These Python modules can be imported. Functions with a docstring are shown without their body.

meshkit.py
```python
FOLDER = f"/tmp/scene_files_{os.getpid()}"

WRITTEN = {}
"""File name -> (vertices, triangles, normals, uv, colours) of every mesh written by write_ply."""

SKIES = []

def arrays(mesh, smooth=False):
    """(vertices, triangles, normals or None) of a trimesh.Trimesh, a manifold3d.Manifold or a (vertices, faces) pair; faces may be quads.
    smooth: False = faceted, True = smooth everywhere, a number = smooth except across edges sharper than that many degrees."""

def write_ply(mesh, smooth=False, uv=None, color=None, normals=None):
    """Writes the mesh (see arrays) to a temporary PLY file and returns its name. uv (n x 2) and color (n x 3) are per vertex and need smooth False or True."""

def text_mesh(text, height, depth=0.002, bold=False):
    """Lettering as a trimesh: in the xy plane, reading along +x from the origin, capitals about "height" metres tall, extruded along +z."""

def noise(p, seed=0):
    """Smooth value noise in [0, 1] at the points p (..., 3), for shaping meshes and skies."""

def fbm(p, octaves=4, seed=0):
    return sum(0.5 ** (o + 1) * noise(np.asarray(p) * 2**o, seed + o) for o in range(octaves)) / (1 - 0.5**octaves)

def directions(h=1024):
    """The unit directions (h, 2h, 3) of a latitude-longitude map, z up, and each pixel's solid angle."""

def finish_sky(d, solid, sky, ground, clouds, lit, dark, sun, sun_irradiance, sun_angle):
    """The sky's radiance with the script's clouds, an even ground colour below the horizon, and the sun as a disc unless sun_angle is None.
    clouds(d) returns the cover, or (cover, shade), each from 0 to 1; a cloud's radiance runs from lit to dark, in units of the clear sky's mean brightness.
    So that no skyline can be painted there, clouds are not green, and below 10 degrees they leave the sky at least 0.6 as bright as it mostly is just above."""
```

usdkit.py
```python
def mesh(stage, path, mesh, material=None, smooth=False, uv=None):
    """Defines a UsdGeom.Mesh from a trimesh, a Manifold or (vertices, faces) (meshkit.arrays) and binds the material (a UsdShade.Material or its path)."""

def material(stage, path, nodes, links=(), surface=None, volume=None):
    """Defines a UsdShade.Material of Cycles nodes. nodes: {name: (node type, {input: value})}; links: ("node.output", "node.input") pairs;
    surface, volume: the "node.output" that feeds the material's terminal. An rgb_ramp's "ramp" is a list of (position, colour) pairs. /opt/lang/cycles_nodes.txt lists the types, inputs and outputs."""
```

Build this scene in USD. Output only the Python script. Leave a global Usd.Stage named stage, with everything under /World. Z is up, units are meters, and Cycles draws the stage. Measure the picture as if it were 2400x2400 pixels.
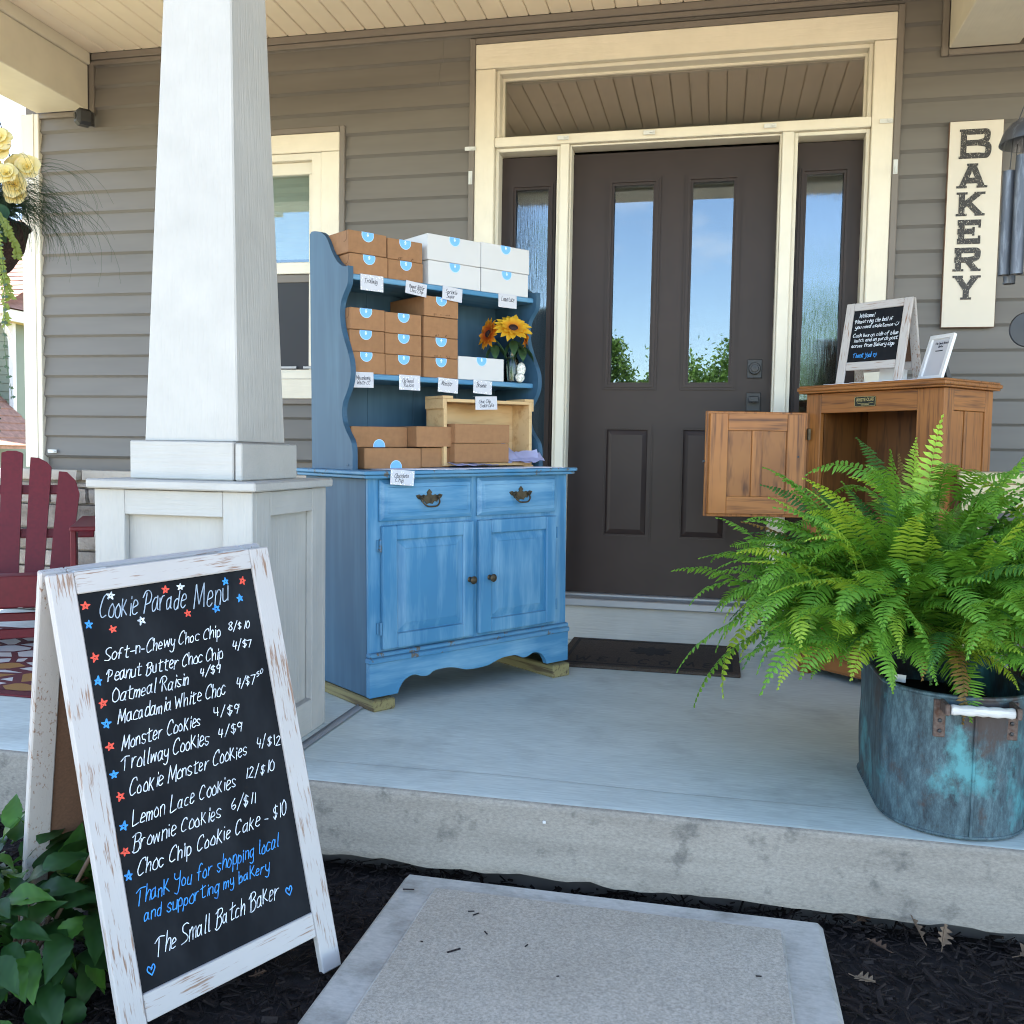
import math, random, sys
import numpy as np, trimesh, shapely
from shapely.geometry import Polygon, LineString, Point, box as sbox
from shapely.ops import unary_union
from shapely import affinity
sys.path.insert(0, '/opt/lang')
import usdkit, meshkit
from pxr import Usd, UsdGeom, UsdShade, UsdLux, Sdf, Gf

stage = Usd.Stage.CreateInMemory()
UsdGeom.SetStageUpAxis(stage, UsdGeom.Tokens.z)
UsdGeom.SetStageMetersPerUnit(stage, 1.0)
UsdGeom.Xform.Define(stage, '/World')
UsdGeom.Scope.Define(stage, '/World/Looks')
R = random.Random(7)
NR = np.random.RandomState(7)
PI = math.pi

# ------------------------------------------------------------------ camera, sky, sun, exposure
CAM = np.array([0.71577, -4.27166, 0.86601])
YAW, PITCH, ROLL, FPX = math.radians(12.38878), math.radians(-3.62488), math.radians(0.96978), 2180.105
_f = np.array([-math.sin(YAW) * math.cos(PITCH), math.cos(YAW) * math.cos(PITCH), math.sin(PITCH)])
_r = np.array([math.cos(YAW), math.sin(YAW), 0.0]); _u = np.cross(_r, _f)
RIGHT = math.cos(ROLL) * _r + math.sin(ROLL) * _u
UP = -math.sin(ROLL) * _r + math.cos(ROLL) * _u
cam = UsdGeom.Camera.Define(stage, '/World/camera')
cam.CreateHorizontalApertureAttr(36.0); cam.CreateVerticalApertureAttr(36.0)
cam.CreateFocalLengthAttr(36.0 * FPX / 2400.0)
cam.CreateClippingRangeAttr(Gf.Vec2f(0.05, 3000))
cam.CreateExposureAttr(2.42)
cam.AddTransformOp().Set(Gf.Matrix4d(*RIGHT, 0, *UP, 0, *(-_f), 0, *CAM, 1))

SUN_EL = math.radians(58); SUN_AZ = math.radians(-14)      # azimuth = atan2(x, y) towards the sun: behind the house
SUN = np.array([math.sin(SUN_AZ) * math.cos(SUN_EL), math.cos(SUN_AZ) * math.cos(SUN_EL), math.sin(SUN_EL)])
dome = UsdLux.DomeLight.Define(stage, '/World/sky_light')
skym = usdkit.material(stage, '/World/Looks/sky', {
    'sky': ('sky_texture', {'sky_type': 'single_scattering', 'sun_disc': False, 'sun_elevation': SUN_EL, 'sun_rotation': SUN_AZ, 'altitude': 200.0, 'air_density': 1.0, 'aerosol_density': 0.7, 'ozone_density': 0.1}),
    'tc': ('texture_coordinate', {}),
    'map': ('mapping', {'scale': (2.2, 2.2, 5.5), 'location': (0.35, 0.2, 0.1)}),
    'n': ('noise_texture', {'scale': 1.15, 'detail': 8.0, 'roughness': 0.55}),
    'r': ('rgb_ramp', {'ramp': [(0.0, (0, 0, 0)), (0.60, (0, 0, 0)), (0.72, (.85, .85, .85)), (1, (1, 1, 1))]}),
    'm': ('mix_color', {'b': (5.6, 5.7, 5.9), 'use_clamp': False}),
    'bg': ('background_shader', {'strength': 0.12})},
    [('tc.generated', 'map.vector'), ('map.vector', 'n.vector'), ('n.fac', 'r.fac'), ('r.color', 'm.fac'), ('sky.color', 'm.a'), ('m.result', 'bg.color')], surface='bg.background')
UsdShade.MaterialBindingAPI.Apply(dome.GetPrim()).Bind(skym)
sun = UsdLux.DistantLight.Define(stage, '/World/sun')
sun.CreateIntensityAttr(1.2); sun.CreateAngleAttr(0.53); sun.CreateNormalizeAttr(True)
sun.CreateColorAttr(Gf.Vec3f(1.0, 0.95, 0.86))
_z = SUN / np.linalg.norm(SUN); _x = np.cross([0, 0, 1.0], _z); _x /= np.linalg.norm(_x); _y = np.cross(_z, _x)
sun.AddTransformOp().Set(Gf.Matrix4d(*_x, 0, *_y, 0, *_z, 0, 0, 0, 30, 1))

# ------------------------------------------------------------------ helpers: scene graph
_names = {}
def numbered(parent, name):
    k = (parent, name); n = _names.get(k, 0); _names[k] = n + 1
    return name if n == 0 else f'{name}_{n:03d}'

def tag(prim, label=None, cat=None, group=None, kind=None):
    for k, v in (('label', label), ('category', cat), ('group', group), ('kind', kind)):
        if v: prim.SetCustomDataByKey(k, v)
    return prim

def thing(name, label, cat, loc=(0, 0, 0), rotz=0.0, M=None, group=None):
    p = '/World/' + numbered('/World', name)
    x = UsdGeom.Xform.Define(stage, p)
    if M is None:
        c, s = math.cos(rotz), math.sin(rotz); M = ((c, s, 0), (-s, c, 0), (0, 0, 1), loc)
    x.AddTransformOp().Set(Gf.Matrix4d(*map(float, M[0]), 0, *map(float, M[1]), 0, *map(float, M[2]), 0, *map(float, M[3]), 1))
    tag(x.GetPrim(), label, cat, group)
    return p

def part(parent, name, mesh, mat, smooth=False, label=None, kind=None):
    if isinstance(mesh, (list,)): mesh = cat(mesh)
    p = parent + '/' + numbered(parent, name)
    m = usdkit.mesh(stage, p, mesh, mat, smooth=smooth)
    if label or kind: tag(m.GetPrim(), label, None, None, kind)
    return p

def single(name, mesh, mat, label, catg, smooth=False, group=None, kind=None):
    if isinstance(mesh, list): mesh = cat(mesh)
    p = '/World/' + numbered('/World', name)
    m = usdkit.mesh(stage, p, mesh, mat, smooth=smooth)
    tag(m.GetPrim(), label, catg, group, kind); return p

def struct(name, mesh, mat, smooth=False, kind='structure', label=None):
    if isinstance(mesh, list): mesh = cat(mesh)
    p = '/World/' + numbered('/World', name)
    m = usdkit.mesh(stage, p, mesh, mat, smooth=smooth); tag(m.GetPrim(), label, None, None, kind); return p

# ------------------------------------------------------------------ helpers: geometry
def arr(m): return (np.asarray(m.vertices), np.asarray(m.faces)) if hasattr(m, 'faces') else m
def cat(ms):
    vs, fs, n = [], [], 0
    for m in ms:
        v, f = arr(m); vs.append(v); fs.append(f + n); n += len(v)
    return trimesh.Trimesh(np.vstack(vs), np.vstack(fs), process=False)
def xf(m, rows, o=(0, 0, 0)):
    v, f = arr(m); v = v @ np.asarray(rows, float) + np.asarray(o, float)
    if np.linalg.det(np.asarray(rows, float)) < 0: f = f[:, ::-1]
    return trimesh.Trimesh(v, f, process=False)
def mv(m, o): v, f = arr(m); return trimesh.Trimesh(v + np.asarray(o, float), f, process=False)
def rot(axis, a, about=(0, 0, 0)):
    return trimesh.transformations.rotation_matrix(a, axis, about)
def tr(m, T): v, f = arr(m); return trimesh.Trimesh(v @ T[:3, :3].T + T[:3, 3], f, process=False)

_cb = {}
def _cbox_topo():
    if 'f' in _cb: return _cb['f']
    pts = []
    for s in np.ndindex(2, 2, 2):
        s = np.array(s) * 2 - 1
        for k in range(3):
            q = s * 0.8; q = q.astype(float); q[k] = s[k]; pts.append(q)
    h = trimesh.convex.convex_hull(np.array(pts))
    from scipy.spatial import cKDTree
    _, idx = cKDTree(np.array(pts)).query(np.asarray(h.vertices))
    _cb['f'] = idx[np.asarray(h.faces)]; return _cb['f']
def cbox(x0, x1, y0, y1, z0, z1, c=0.0015):
    lo = np.array([min(x0, x1), min(y0, y1), min(z0, z1)], float); hi = np.array([max(x0, x1), max(y0, y1), max(z0, z1)], float)
    ctr, half = (lo + hi) / 2, (hi - lo) / 2; c = min(c, half.min() * .45)
    pts = []
    for s in np.ndindex(2, 2, 2):
        s = np.array(s) * 2 - 1
        for k in range(3):
            q = half - c; q = q.copy(); q[k] = half[k]; pts.append(ctr + s * q)
    return trimesh.Trimesh(np.array(pts), _cbox_topo().copy(), process=False)
def pbox(x0, x1, y0, y1, z0, z1):
    m = trimesh.creation.box(bounds=[[min(x0, x1), min(y0, y1), min(z0, z1)], [max(x0, x1), max(y0, y1), max(z0, z1)]]); return m
def ext(poly, d):
    ps = getattr(poly, 'geoms', [poly])
    return cat([trimesh.creation.extrude_polygon(g, d, engine='earcut') for g in ps if g.area > 1e-9])
def ext_y(poly, y0, y1):      # polygon in (x, z) extruded along y
    m = ext(poly, abs(y1 - y0)); v = np.asarray(m.vertices); y = max(y0, y1) - v[:, 2]
    return trimesh.Trimesh(np.stack([v[:, 0], y, v[:, 1]], 1), np.asarray(m.faces), process=False)
def ext_x(poly, x0, x1):      # polygon in (y, z) extruded along x
    m = ext(poly, abs(x1 - x0)); v = np.asarray(m.vertices)
    return trimesh.Trimesh(np.stack([min(x0, x1) + v[:, 2], v[:, 0], v[:, 1]], 1), np.asarray(m.faces), process=False)
def frustum(x0, x1, z0, z1, y0, y1, ins):   # raised field: big rectangle at y0, small at y1 (y1 < y0, towards the viewer)
    v = np.array([[x0, y0, z0], [x1, y0, z0], [x1, y0, z1], [x0, y0, z1], [x0 + ins, y1, z0 + ins], [x1 - ins, y1, z0 + ins], [x1 - ins, y1, z1 - ins], [x0 + ins, y1, z1 - ins]], float)
    q = [[4, 5, 6, 7], [0, 1, 5, 4], [1, 2, 6, 5], [2, 3, 7, 6], [3, 0, 4, 7], [3, 2, 1, 0]]
    f = [t for a in q for t in ((a[0], a[1], a[2]), (a[0], a[2], a[3]))]
    return trimesh.Trimesh(v, np.array(f), process=False)
def lathe(prof, n=24, o=(0, 0, 0), axis='z'):
    a = np.arange(n) * 2 * PI / n; p = np.asarray(prof, float)
    v = np.stack([p[:, None, 0] * np.cos(a), p[:, None, 0] * np.sin(a), np.broadcast_to(p[:, None, 1], (len(p), n))], -1).reshape(-1, 3)
    i, j = np.meshgrid(np.arange(len(p) - 1), np.arange(n), indexing='ij'); k = (j + 1) % n
    q = np.stack([i * n + j, i * n + k, (i + 1) * n + k, (i + 1) * n + j], -1).reshape(-1, 4)
    f = np.vstack([q[:, [0, 1, 2]], q[:, [0, 2, 3]]])
    if axis == 'y': v = np.stack([v[:, 0], -v[:, 2], v[:, 1]], 1)
    if axis == 'x': v = np.stack([v[:, 2], v[:, 0], v[:, 1]], 1)
    return trimesh.Trimesh(v + np.asarray(o, float), f, process=False)
def tube(pts, rad, sides=6, caps=True):
    p = np.asarray(pts, float); t = np.gradient(p, axis=0); t /= np.linalg.norm(t, axis=1, keepdims=True) + 1e-12
    ref = np.where(np.abs(t[:, 2:]) < 0.9, [0, 0, 1.0], [1.0, 0, 0]) if not (np.abs(t[:, 2]) > .9).all() else np.array([[1.0, 0, 0]])
    if (np.abs(t[:, 2]) < .9).any() and (np.abs(t[:, 2]) >= .9).any(): ref = np.array([[.31, .95, .05]])
    a = np.cross(t, ref); a /= np.linalg.norm(a, axis=1, keepdims=True) + 1e-12; b = np.cross(t, a)
    an = np.arange(sides) * 2 * PI / sides; r = np.broadcast_to(rad, (len(p),))
    v = (p[:, None] + r[:, None, None] * (np.cos(an)[None, :, None] * a[:, None] + np.sin(an)[None, :, None] * b[:, None])).reshape(-1, 3)
    i, j = np.meshgrid(np.arange(len(p) - 1), np.arange(sides), indexing='ij'); k = (j + 1) % sides
    q = np.stack([i * sides + j, i * sides + k, (i + 1) * sides + k, (i + 1) * sides + j], -1).reshape(-1, 4)
    f = np.vstack([q[:, [0, 1, 2]], q[:, [0, 2, 3]]])
    if caps:
        n = len(v); v = np.vstack([v, p[0], p[-1]]); e = (len(p) - 1) * sides
        f = np.vstack([f, [[n, (s + 1) % sides, s] for s in range(sides)], [[n + 1, e + s, e + (s + 1) % sides] for s in range(sides)]])
    return trimesh.Trimesh(v, f, process=False)
def spline(pts, n=8):
    p = np.asarray(pts, float)
    if len(p) < 3: return p
    q = np.vstack([2 * p[0] - p[1], p, 2 * p[-1] - p[-2]]); out = []
    for i in range(1, len(q) - 2):
        t = np.linspace(0, 1, n, endpoint=False)[:, None]
        out.append(.5 * ((2 * q[i]) + (-q[i - 1] + q[i + 1]) * t + (2 * q[i - 1] - 5 * q[i] + 4 * q[i + 1] - q[i + 2]) * t**2 + (-q[i - 1] + 3 * q[i] - 3 * q[i + 1] + q[i + 2]) * t**3))
    return np.vstack(out + [p[-1:]])
def sheet(x0, x1, y0, y1, z, nx=1, ny=1, amp=0.0, sc=1.0, seed=0):
    X, Y = np.meshgrid(np.linspace(x0, x1, nx + 1), np.linspace(y0, y1, ny + 1), indexing='ij')
    Z = np.full(X.shape, z, float)
    if amp: Z = Z + amp * (meshkit.fbm(np.stack([X * sc, Y * sc, 0 * X], -1), 3, seed) - .5) * 2
    v = np.stack([X, Y, Z], -1).reshape(-1, 3); i, j = np.meshgrid(np.arange(nx), np.arange(ny), indexing='ij'); a = i * (ny + 1) + j
    q = np.stack([a, a + ny + 1, a + ny + 2, a + 1], -1).reshape(-1, 4)
    return trimesh.Trimesh(v, np.vstack([q[:, [0, 1, 2]], q[:, [0, 2, 3]]]), process=False)

# ------------------------------------------------------------------ helpers: materials
def hexc(r, g, b):
    return tuple((c / 255 / 12.92 if c / 255 <= .04045 else ((c / 255 + .055) / 1.055) ** 2.4) for c in (r, g, b))
def mul(c, k): return tuple(min(1, x * k) for x in c)
def surf(name, c, c2=None, var=.10, scale=(6, 6, 6), detail=5.0, rough=.55, bump=0.0, bscale=None, spec=.4, metallic=0.0, lo=.3, hi=.7, ramp=None, distort=0.0, bdist=.002, sheen=0.0, trans=None, coat=0.0, per_object=0.0, brough=.6):
    n = {'tc': ('texture_coordinate', {}), 'map': ('mapping', {'scale': scale}),
         'n': ('noise_texture', {'scale': 1.0, 'detail': detail, 'roughness': .6, 'distortion': distort}),
         'r': ('rgb_ramp', {'ramp': ramp or [(lo, mul(c, 1 - var)), (hi, c2 or mul(c, 1 + var))]}),
         'p': ('principled_bsdf', {'roughness': rough, 'specular_ior_level': spec, 'metallic': metallic, 'sheen_weight': sheen, 'coat_weight': coat})}
    l = [('tc.object', 'map.vector'), ('map.vector', 'n.vector'), ('n.fac', 'r.fac')]
    out = 'r.color'
    if per_object:
        n['oi'] = ('object_info', {}); n['mr'] = ('map_range', {'from_min': 0.0, 'from_max': 1.0, 'to_min': 1 - per_object, 'to_max': 1 + per_object})
        n['hv'] = ('hsv', {'hue': .5, 'saturation': 1.0, 'fac': 1.0}); l += [('oi.random', 'mr.value'), ('mr.result', 'hv.value'), ('r.color', 'hv.color')]; out = 'hv.color'
    l.append((out, 'p.base_color'))
    if bump:
        n['bm'] = ('mapping', {'scale': bscale or scale}); n['bn'] = ('noise_texture', {'scale': 1.0, 'detail': 6.0, 'roughness': brough}); n['b'] = ('bump', {'strength': bump, 'distance': bdist})
        l += [('tc.object', 'bm.vector'), ('bm.vector', 'bn.vector'), ('bn.fac', 'b.height'), ('b.normal', 'p.normal')]
    s = 'p.BSDF'
    if trans:
        n['t'] = ('translucent_bsdf', {'color': trans}); n['mx'] = ('mix_closure', {'fac': .35}); l += [('p.BSDF', 'mx.closure1'), ('t.BSDF', 'mx.closure2')]; s = 'mx.closure'
    return usdkit.material(stage, '/World/Looks/' + name, n, l, surface=s)
def plain(name, c, rough=.5, metallic=0.0, spec=.4):
    return usdkit.material(stage, '/World/Looks/' + name, {'p': ('principled_bsdf', {'base_color': c, 'roughness': rough, 'metallic': metallic, 'specular_ior_level': spec})}, [], surface='p.BSDF')
def pane(name, fac, tint=(.8, .85, .85), rough=0.0, bump=0.0):
    n = {'t': ('transparent_bsdf', {'color': tint}), 'g': ('glossy_bsdf', {'color': (.80, .90, 1.0), 'roughness': rough}), 'mx': ('mix_closure', {'fac': fac})}
    l = [('t.BSDF', 'mx.closure1'), ('g.BSDF', 'mx.closure2')]
    if bump:
        n.update({'tc': ('texture_coordinate', {}), 'map': ('mapping', {'scale': (220, 220, 9)}), 'n': ('noise_texture', {'scale': 1.0, 'detail': 3.0}), 'b': ('bump', {'strength': bump, 'distance': .002})})
        l += [('tc.object', 'map.vector'), ('map.vector', 'n.vector'), ('n.fac', 'b.height'), ('b.normal', 'g.normal')]
    return usdkit.material(stage, '/World/Looks/' + name, n, l, surface='mx.closure')

def layered(name, base, over, mask_scale, mlo, mhi, bscale=None, bump=.15, rough=.55, base2=None, var_scale=(4, 4, 4), coarse=None, detail=6.0, spec=.35, bdist=.0015, metallic=0.0, fine=None):
    """paint over wood, patina over metal: 'over' shows where the masked noise passes between mlo and mhi"""
    n = {'tc': ('texture_coordinate', {}), 'vm': ('mapping', {'scale': var_scale}), 'vn': ('noise_texture', {'scale': 1.0, 'detail': 5.0}),
         'vr': ('rgb_ramp', {'ramp': [(.3, base), (.7, base2 or mul(base, 1.12))]}),
         'mm': ('mapping', {'scale': mask_scale}), 'mn': ('noise_texture', {'scale': 1.0, 'detail': detail, 'roughness': .65}),
         'mr': ('map_range', {'from_min': mlo, 'from_max': mhi, 'to_min': 0.0, 'to_max': 1.0, 'clamp': True}),
         'mx': ('mix_color', {'b': over}), 'p': ('principled_bsdf', {'roughness': rough, 'specular_ior_level': spec, 'metallic': metallic}), 'b': ('bump', {'strength': bump, 'distance': bdist})}
    l = [('tc.object', 'vm.vector'), ('vm.vector', 'vn.vector'), ('vn.fac', 'vr.fac'), ('tc.object', 'mm.vector'), ('mm.vector', 'mn.vector'),
         ('vr.color', 'mx.a'), ('mx.result', 'p.base_color'), ('mn.fac', 'b.height'), ('b.normal', 'p.normal'), ('mr.result', 'mx.fac')]
    if coarse:
        n['cm'] = ('mapping', {'scale': coarse}); n['cn'] = ('noise_texture', {'scale': 1.0, 'detail': 2.0}); n['ca'] = ('math', {'math_type': 'multiply_add', 'value2': .55, 'value3': -.27}); n['cs'] = ('math', {'math_type': 'add'})
        l += [('tc.object', 'cm.vector'), ('cm.vector', 'cn.vector'), ('cn.fac', 'ca.value1'), ('mn.fac', 'cs.value1'), ('ca.value', 'cs.value2'), ('cs.value', 'mr.value')]
    else: l.append(('mn.fac', 'mr.value'))
    if fine:
        l = [x for x in l if x != ('mx.result', 'p.base_color')]
        n.update({'fm': ('mapping', {'scale': fine[0]}), 'fn': ('noise_texture', {'scale': 1.0, 'detail': 3.0, 'roughness': .7}), 'fr': ('map_range', {'from_min': .3, 'from_max': .7, 'to_min': 1 - fine[1], 'to_max': 1 + fine[1]}), 'fh': ('hsv', {'hue': .5, 'saturation': 1.0, 'fac': 1.0})})
        l += [('tc.object', 'fm.vector'), ('fm.vector', 'fn.vector'), ('fn.fac', 'fr.value'), ('fr.result', 'fh.value'), ('mx.result', 'fh.color'), ('fh.color', 'p.base_color')]
    return usdkit.material(stage, '/World/Looks/' + name, n, l, surface='p.BSDF')

M = {}
M['siding'] = surf('siding', (.148, .136, .121), var=.09, scale=(1.2, 3, 9), rough=.5, bump=.12, bscale=(9, 60, 160), bdist=.001)
M['siding_trim'] = surf('siding_trim', (.168, .146, .125), var=.04, rough=.5)
M['ceiling'] = surf('ceiling', (.86, .745, .58), var=.03, rough=.5)
M['ceiling_dark'] = surf('ceiling_dark', (.30, .25, .20), var=.03, rough=.6)
for ax, sc in (('x', (5, 90, 90)), ('y', (90, 5, 90)), ('z', (90, 90, 5))):
    M['cream_' + ax] = surf('cream_' + ax, (.70, .645, .525), var=.05, scale=(7, 7, 7), rough=.5, bump=.45, bscale=sc, bdist=.003)
    M['white_' + ax] = surf('white_' + ax, (.405, .388, .352), var=.08, scale=(5, 5, 5), rough=.5, bump=.55, bscale=sc, bdist=.005)
M['cream_smooth'] = surf('cream_smooth', (.69, .645, .535), var=.04, rough=.4)
M['door'] = surf('door', (.031, .020, .017), var=.10, rough=.42, bump=.05, bscale=(200, 200, 200), spec=.35)
M['glass'] = pane('glass', .15)
M['glass_clear'] = pane('glass_clear', .22); M['glass_transom'] = usdkit.material(stage, '/World/Looks/glass_transom', {'t': ('transparent_bsdf', {'color': (.8, .8, .78)}), 'g': ('glossy_bsdf', {'color': (1.0, .93, .86), 'roughness': .0}), 'mx': ('mix_closure', {'fac': .20})}, [('t.BSDF', 'mx.closure1'), ('g.BSDF', 'mx.closure2')], surface='mx.closure')
M['glass_rain'] = pane('glass_rain', .17, rough=.03, bump=.25)
M['interior'] = plain('interior', (.035, .032, .03), .9)
M['black_metal'] = surf('black_metal', (.022, .023, .026), var=.2, rough=.38, spec=.5)
M['blind'] = surf('blind', (.50, .52, .45), var=.05, rough=.7)
M['screen'] = plain('screen', (.025, .027, .032), .6)
M['alu'] = surf('alu', (.35, .36, .37), var=.05, rough=.45, metallic=.5)
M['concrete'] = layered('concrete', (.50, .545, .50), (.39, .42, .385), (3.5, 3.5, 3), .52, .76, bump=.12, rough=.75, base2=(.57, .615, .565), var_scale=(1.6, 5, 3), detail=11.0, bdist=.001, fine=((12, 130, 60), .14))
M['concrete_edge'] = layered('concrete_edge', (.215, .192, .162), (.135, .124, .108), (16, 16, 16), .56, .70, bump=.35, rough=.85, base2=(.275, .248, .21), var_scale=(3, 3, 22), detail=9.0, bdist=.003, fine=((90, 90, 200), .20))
M['walk'] = layered('walk', (.40, .345, .27), (.27, .24, .21), (260, 260, 260), .60, .72, bump=.35, rough=.9, base2=(.50, .44, .355), var_scale=(3, 3, 3), detail=3.0, bdist=.002, fine=((170, 170, 170), .30))
M['walk_edge'] = layered('walk_edge', (.46, .425, .365), (.31, .285, .24), (9, 9, 9), .47, .68, bump=.08, rough=.8, base2=(.52, .485, .425), detail=11.0, fine=((40, 90, 40), .12))
M['mulch'] = surf('mulch', (.020, .015, .014), var=.5, scale=(30, 30, 30), rough=.95, bump=.8, bscale=(60, 60, 60), bdist=.01)


# ------------------------------------------------------------------ ground, slab, walkway
M['lawn'] = surf('lawn', (.13, .125, .05), c2=(.22, .19, .09), scale=(9, 9, 9), rough=.9, bump=.6, bscale=(60, 60, 60), bdist=.02)
M['drive'] = surf('drive', (.54, .445, .34), var=.08, scale=(2, 2, 2), rough=.9)
struct('ground', sheet(-150, 150, -150, 150, -.34), M['lawn'])
def bed(x0, x1, y0, y1, nx, ny, seed): return sheet(x0, x1, y0, y1, -.262, nx, ny, .022, 3.0, seed)
struct('mulch_bed', [bed(-3.6, -.03, -4.9, -1.95, 60, 50, 1), bed(.98, 4.2, -4.9, -1.95, 54, 50, 2)], M['mulch'], smooth=True)
struct('driveway', sheet(-14, 22, -13.5, -4.95, -.30), M['drive'])

def slab_block(x0, x1, y0, y1, z0, z1, mats):
    """top with rounded front arris and a rough bottom edge"""
    n = max(2, int((x1 - x0) / .03)); xs = np.linspace(x0, x1, n + 1); rows = []
    for (dy, dz) in ((y1 - y0, 0), (.25, 0), (.02, 0), (.008, -.003), (.002, -.009), (0, -.02), (0, z0 - z1 + .02), (.004, z0 - z1), (.3, z0 - z1)):
        r = np.stack([xs, np.full(n + 1, y0 + dy), np.full(n + 1, z1 + dz)], 1)
        if abs(dz - (z0 - z1)) < 1e-6 and dy < .1: r[:, 2] += (meshkit.fbm(np.stack([xs * 14, 0 * xs, 0 * xs], 1), 4, 3) - .5) * .022
        if abs(dz - (z0 - z1 + .02)) < 1e-6: r[:, 1] += (meshkit.fbm(np.stack([xs * 9, 0 * xs + 5, 0 * xs], 1), 3, 5) - .5) * .006
        rows.append(r)
    v = np.vstack(rows); k = n + 1; f = []
    i, j = np.meshgrid(np.arange(len(rows) - 1), np.arange(n), indexing='ij'); a = i * k + j
    q = np.stack([a, a + k, a + k + 1, a + 1], -1).reshape(-1, 4)
    return v, np.vstack([q[:, [0, 1, 2]], q[:, [0, 2, 3]]]), n, len(rows)
v, f, n, nr = slab_block(-3.2, 4.2, -2.043, .06, -.196, 0.0, None)
row = (np.arange(len(f)) % (len(f) // 2)) // n
top = row < 3
porch = '/World/porch_slab'; UsdGeom.Xform.Define(stage, porch); tag(stage.GetPrimAtPath(porch), kind='structure')
# the slab top is two pours with a tooled joint at an angle under the hutch
part(porch, 'slab_top', (v, f[top]), M['concrete'], smooth=40)
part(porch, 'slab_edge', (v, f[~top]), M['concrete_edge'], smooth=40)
M['joint'] = plain('joint', (.16, .16, .155), .9)
M['joint2'] = plain('joint2', (.32, .325, .32), .8)
def strip(a, b, w, z):
    a, b = np.array(a, float), np.array(b, float); d = (b - a) / np.linalg.norm(b - a); nn = np.array([-d[1], d[0]]) * w / 2
    p = [a - nn, b - nn, b + nn, a + nn]; return (np.array([[*q, z] for q in p]), np.array([[0, 1, 2], [0, 2, 3]]))
JOINTS = [((-.44, -2.03), (-.44, -.03))]
for a, b in JOINTS:
    part(porch, 'joint', strip(a, b, .034, .004), M['joint2'])
    part(porch, 'joint_groove', strip((a[0] - .008, a[1]), (b[0] - .008, b[1]), .007, .008), M['joint'])
struct('foundation', cbox(-3.0, 4.1, -1.93, .3, -.5, -.19), surf_found := surf('foundation', (.13, .115, .10), var=.25, rough=.9, bump=.3, bscale=(20, 20, 20)))

WZ = -.20
walk = '/World/walkway'; UsdGeom.Xform.Define(stage, walk); tag(stage.GetPrimAtPath(walk), kind='structure')
def wslab(x0, x1, y0, y1, z1, mat, name, c=.012):
    part(walk, name, cbox(x0, x1, y0, y1, z1 - .12, z1, c), mat, smooth=False)
wslab(-.025, .985, -4.94, -2.075, WZ - .002, M['walk_edge'], 'walkway_border')
part(walk, 'walkway_panel', sheet(.073, .888, -4.9, -2.15, WZ + .003), M['walk'])
for x in (.073, .888):
    part(walk, 'border_lip', tube([(x, -4.9, WZ), (x, -2.15, WZ)], .0036, 6), M['walk_edge'], smooth=True)

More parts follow.
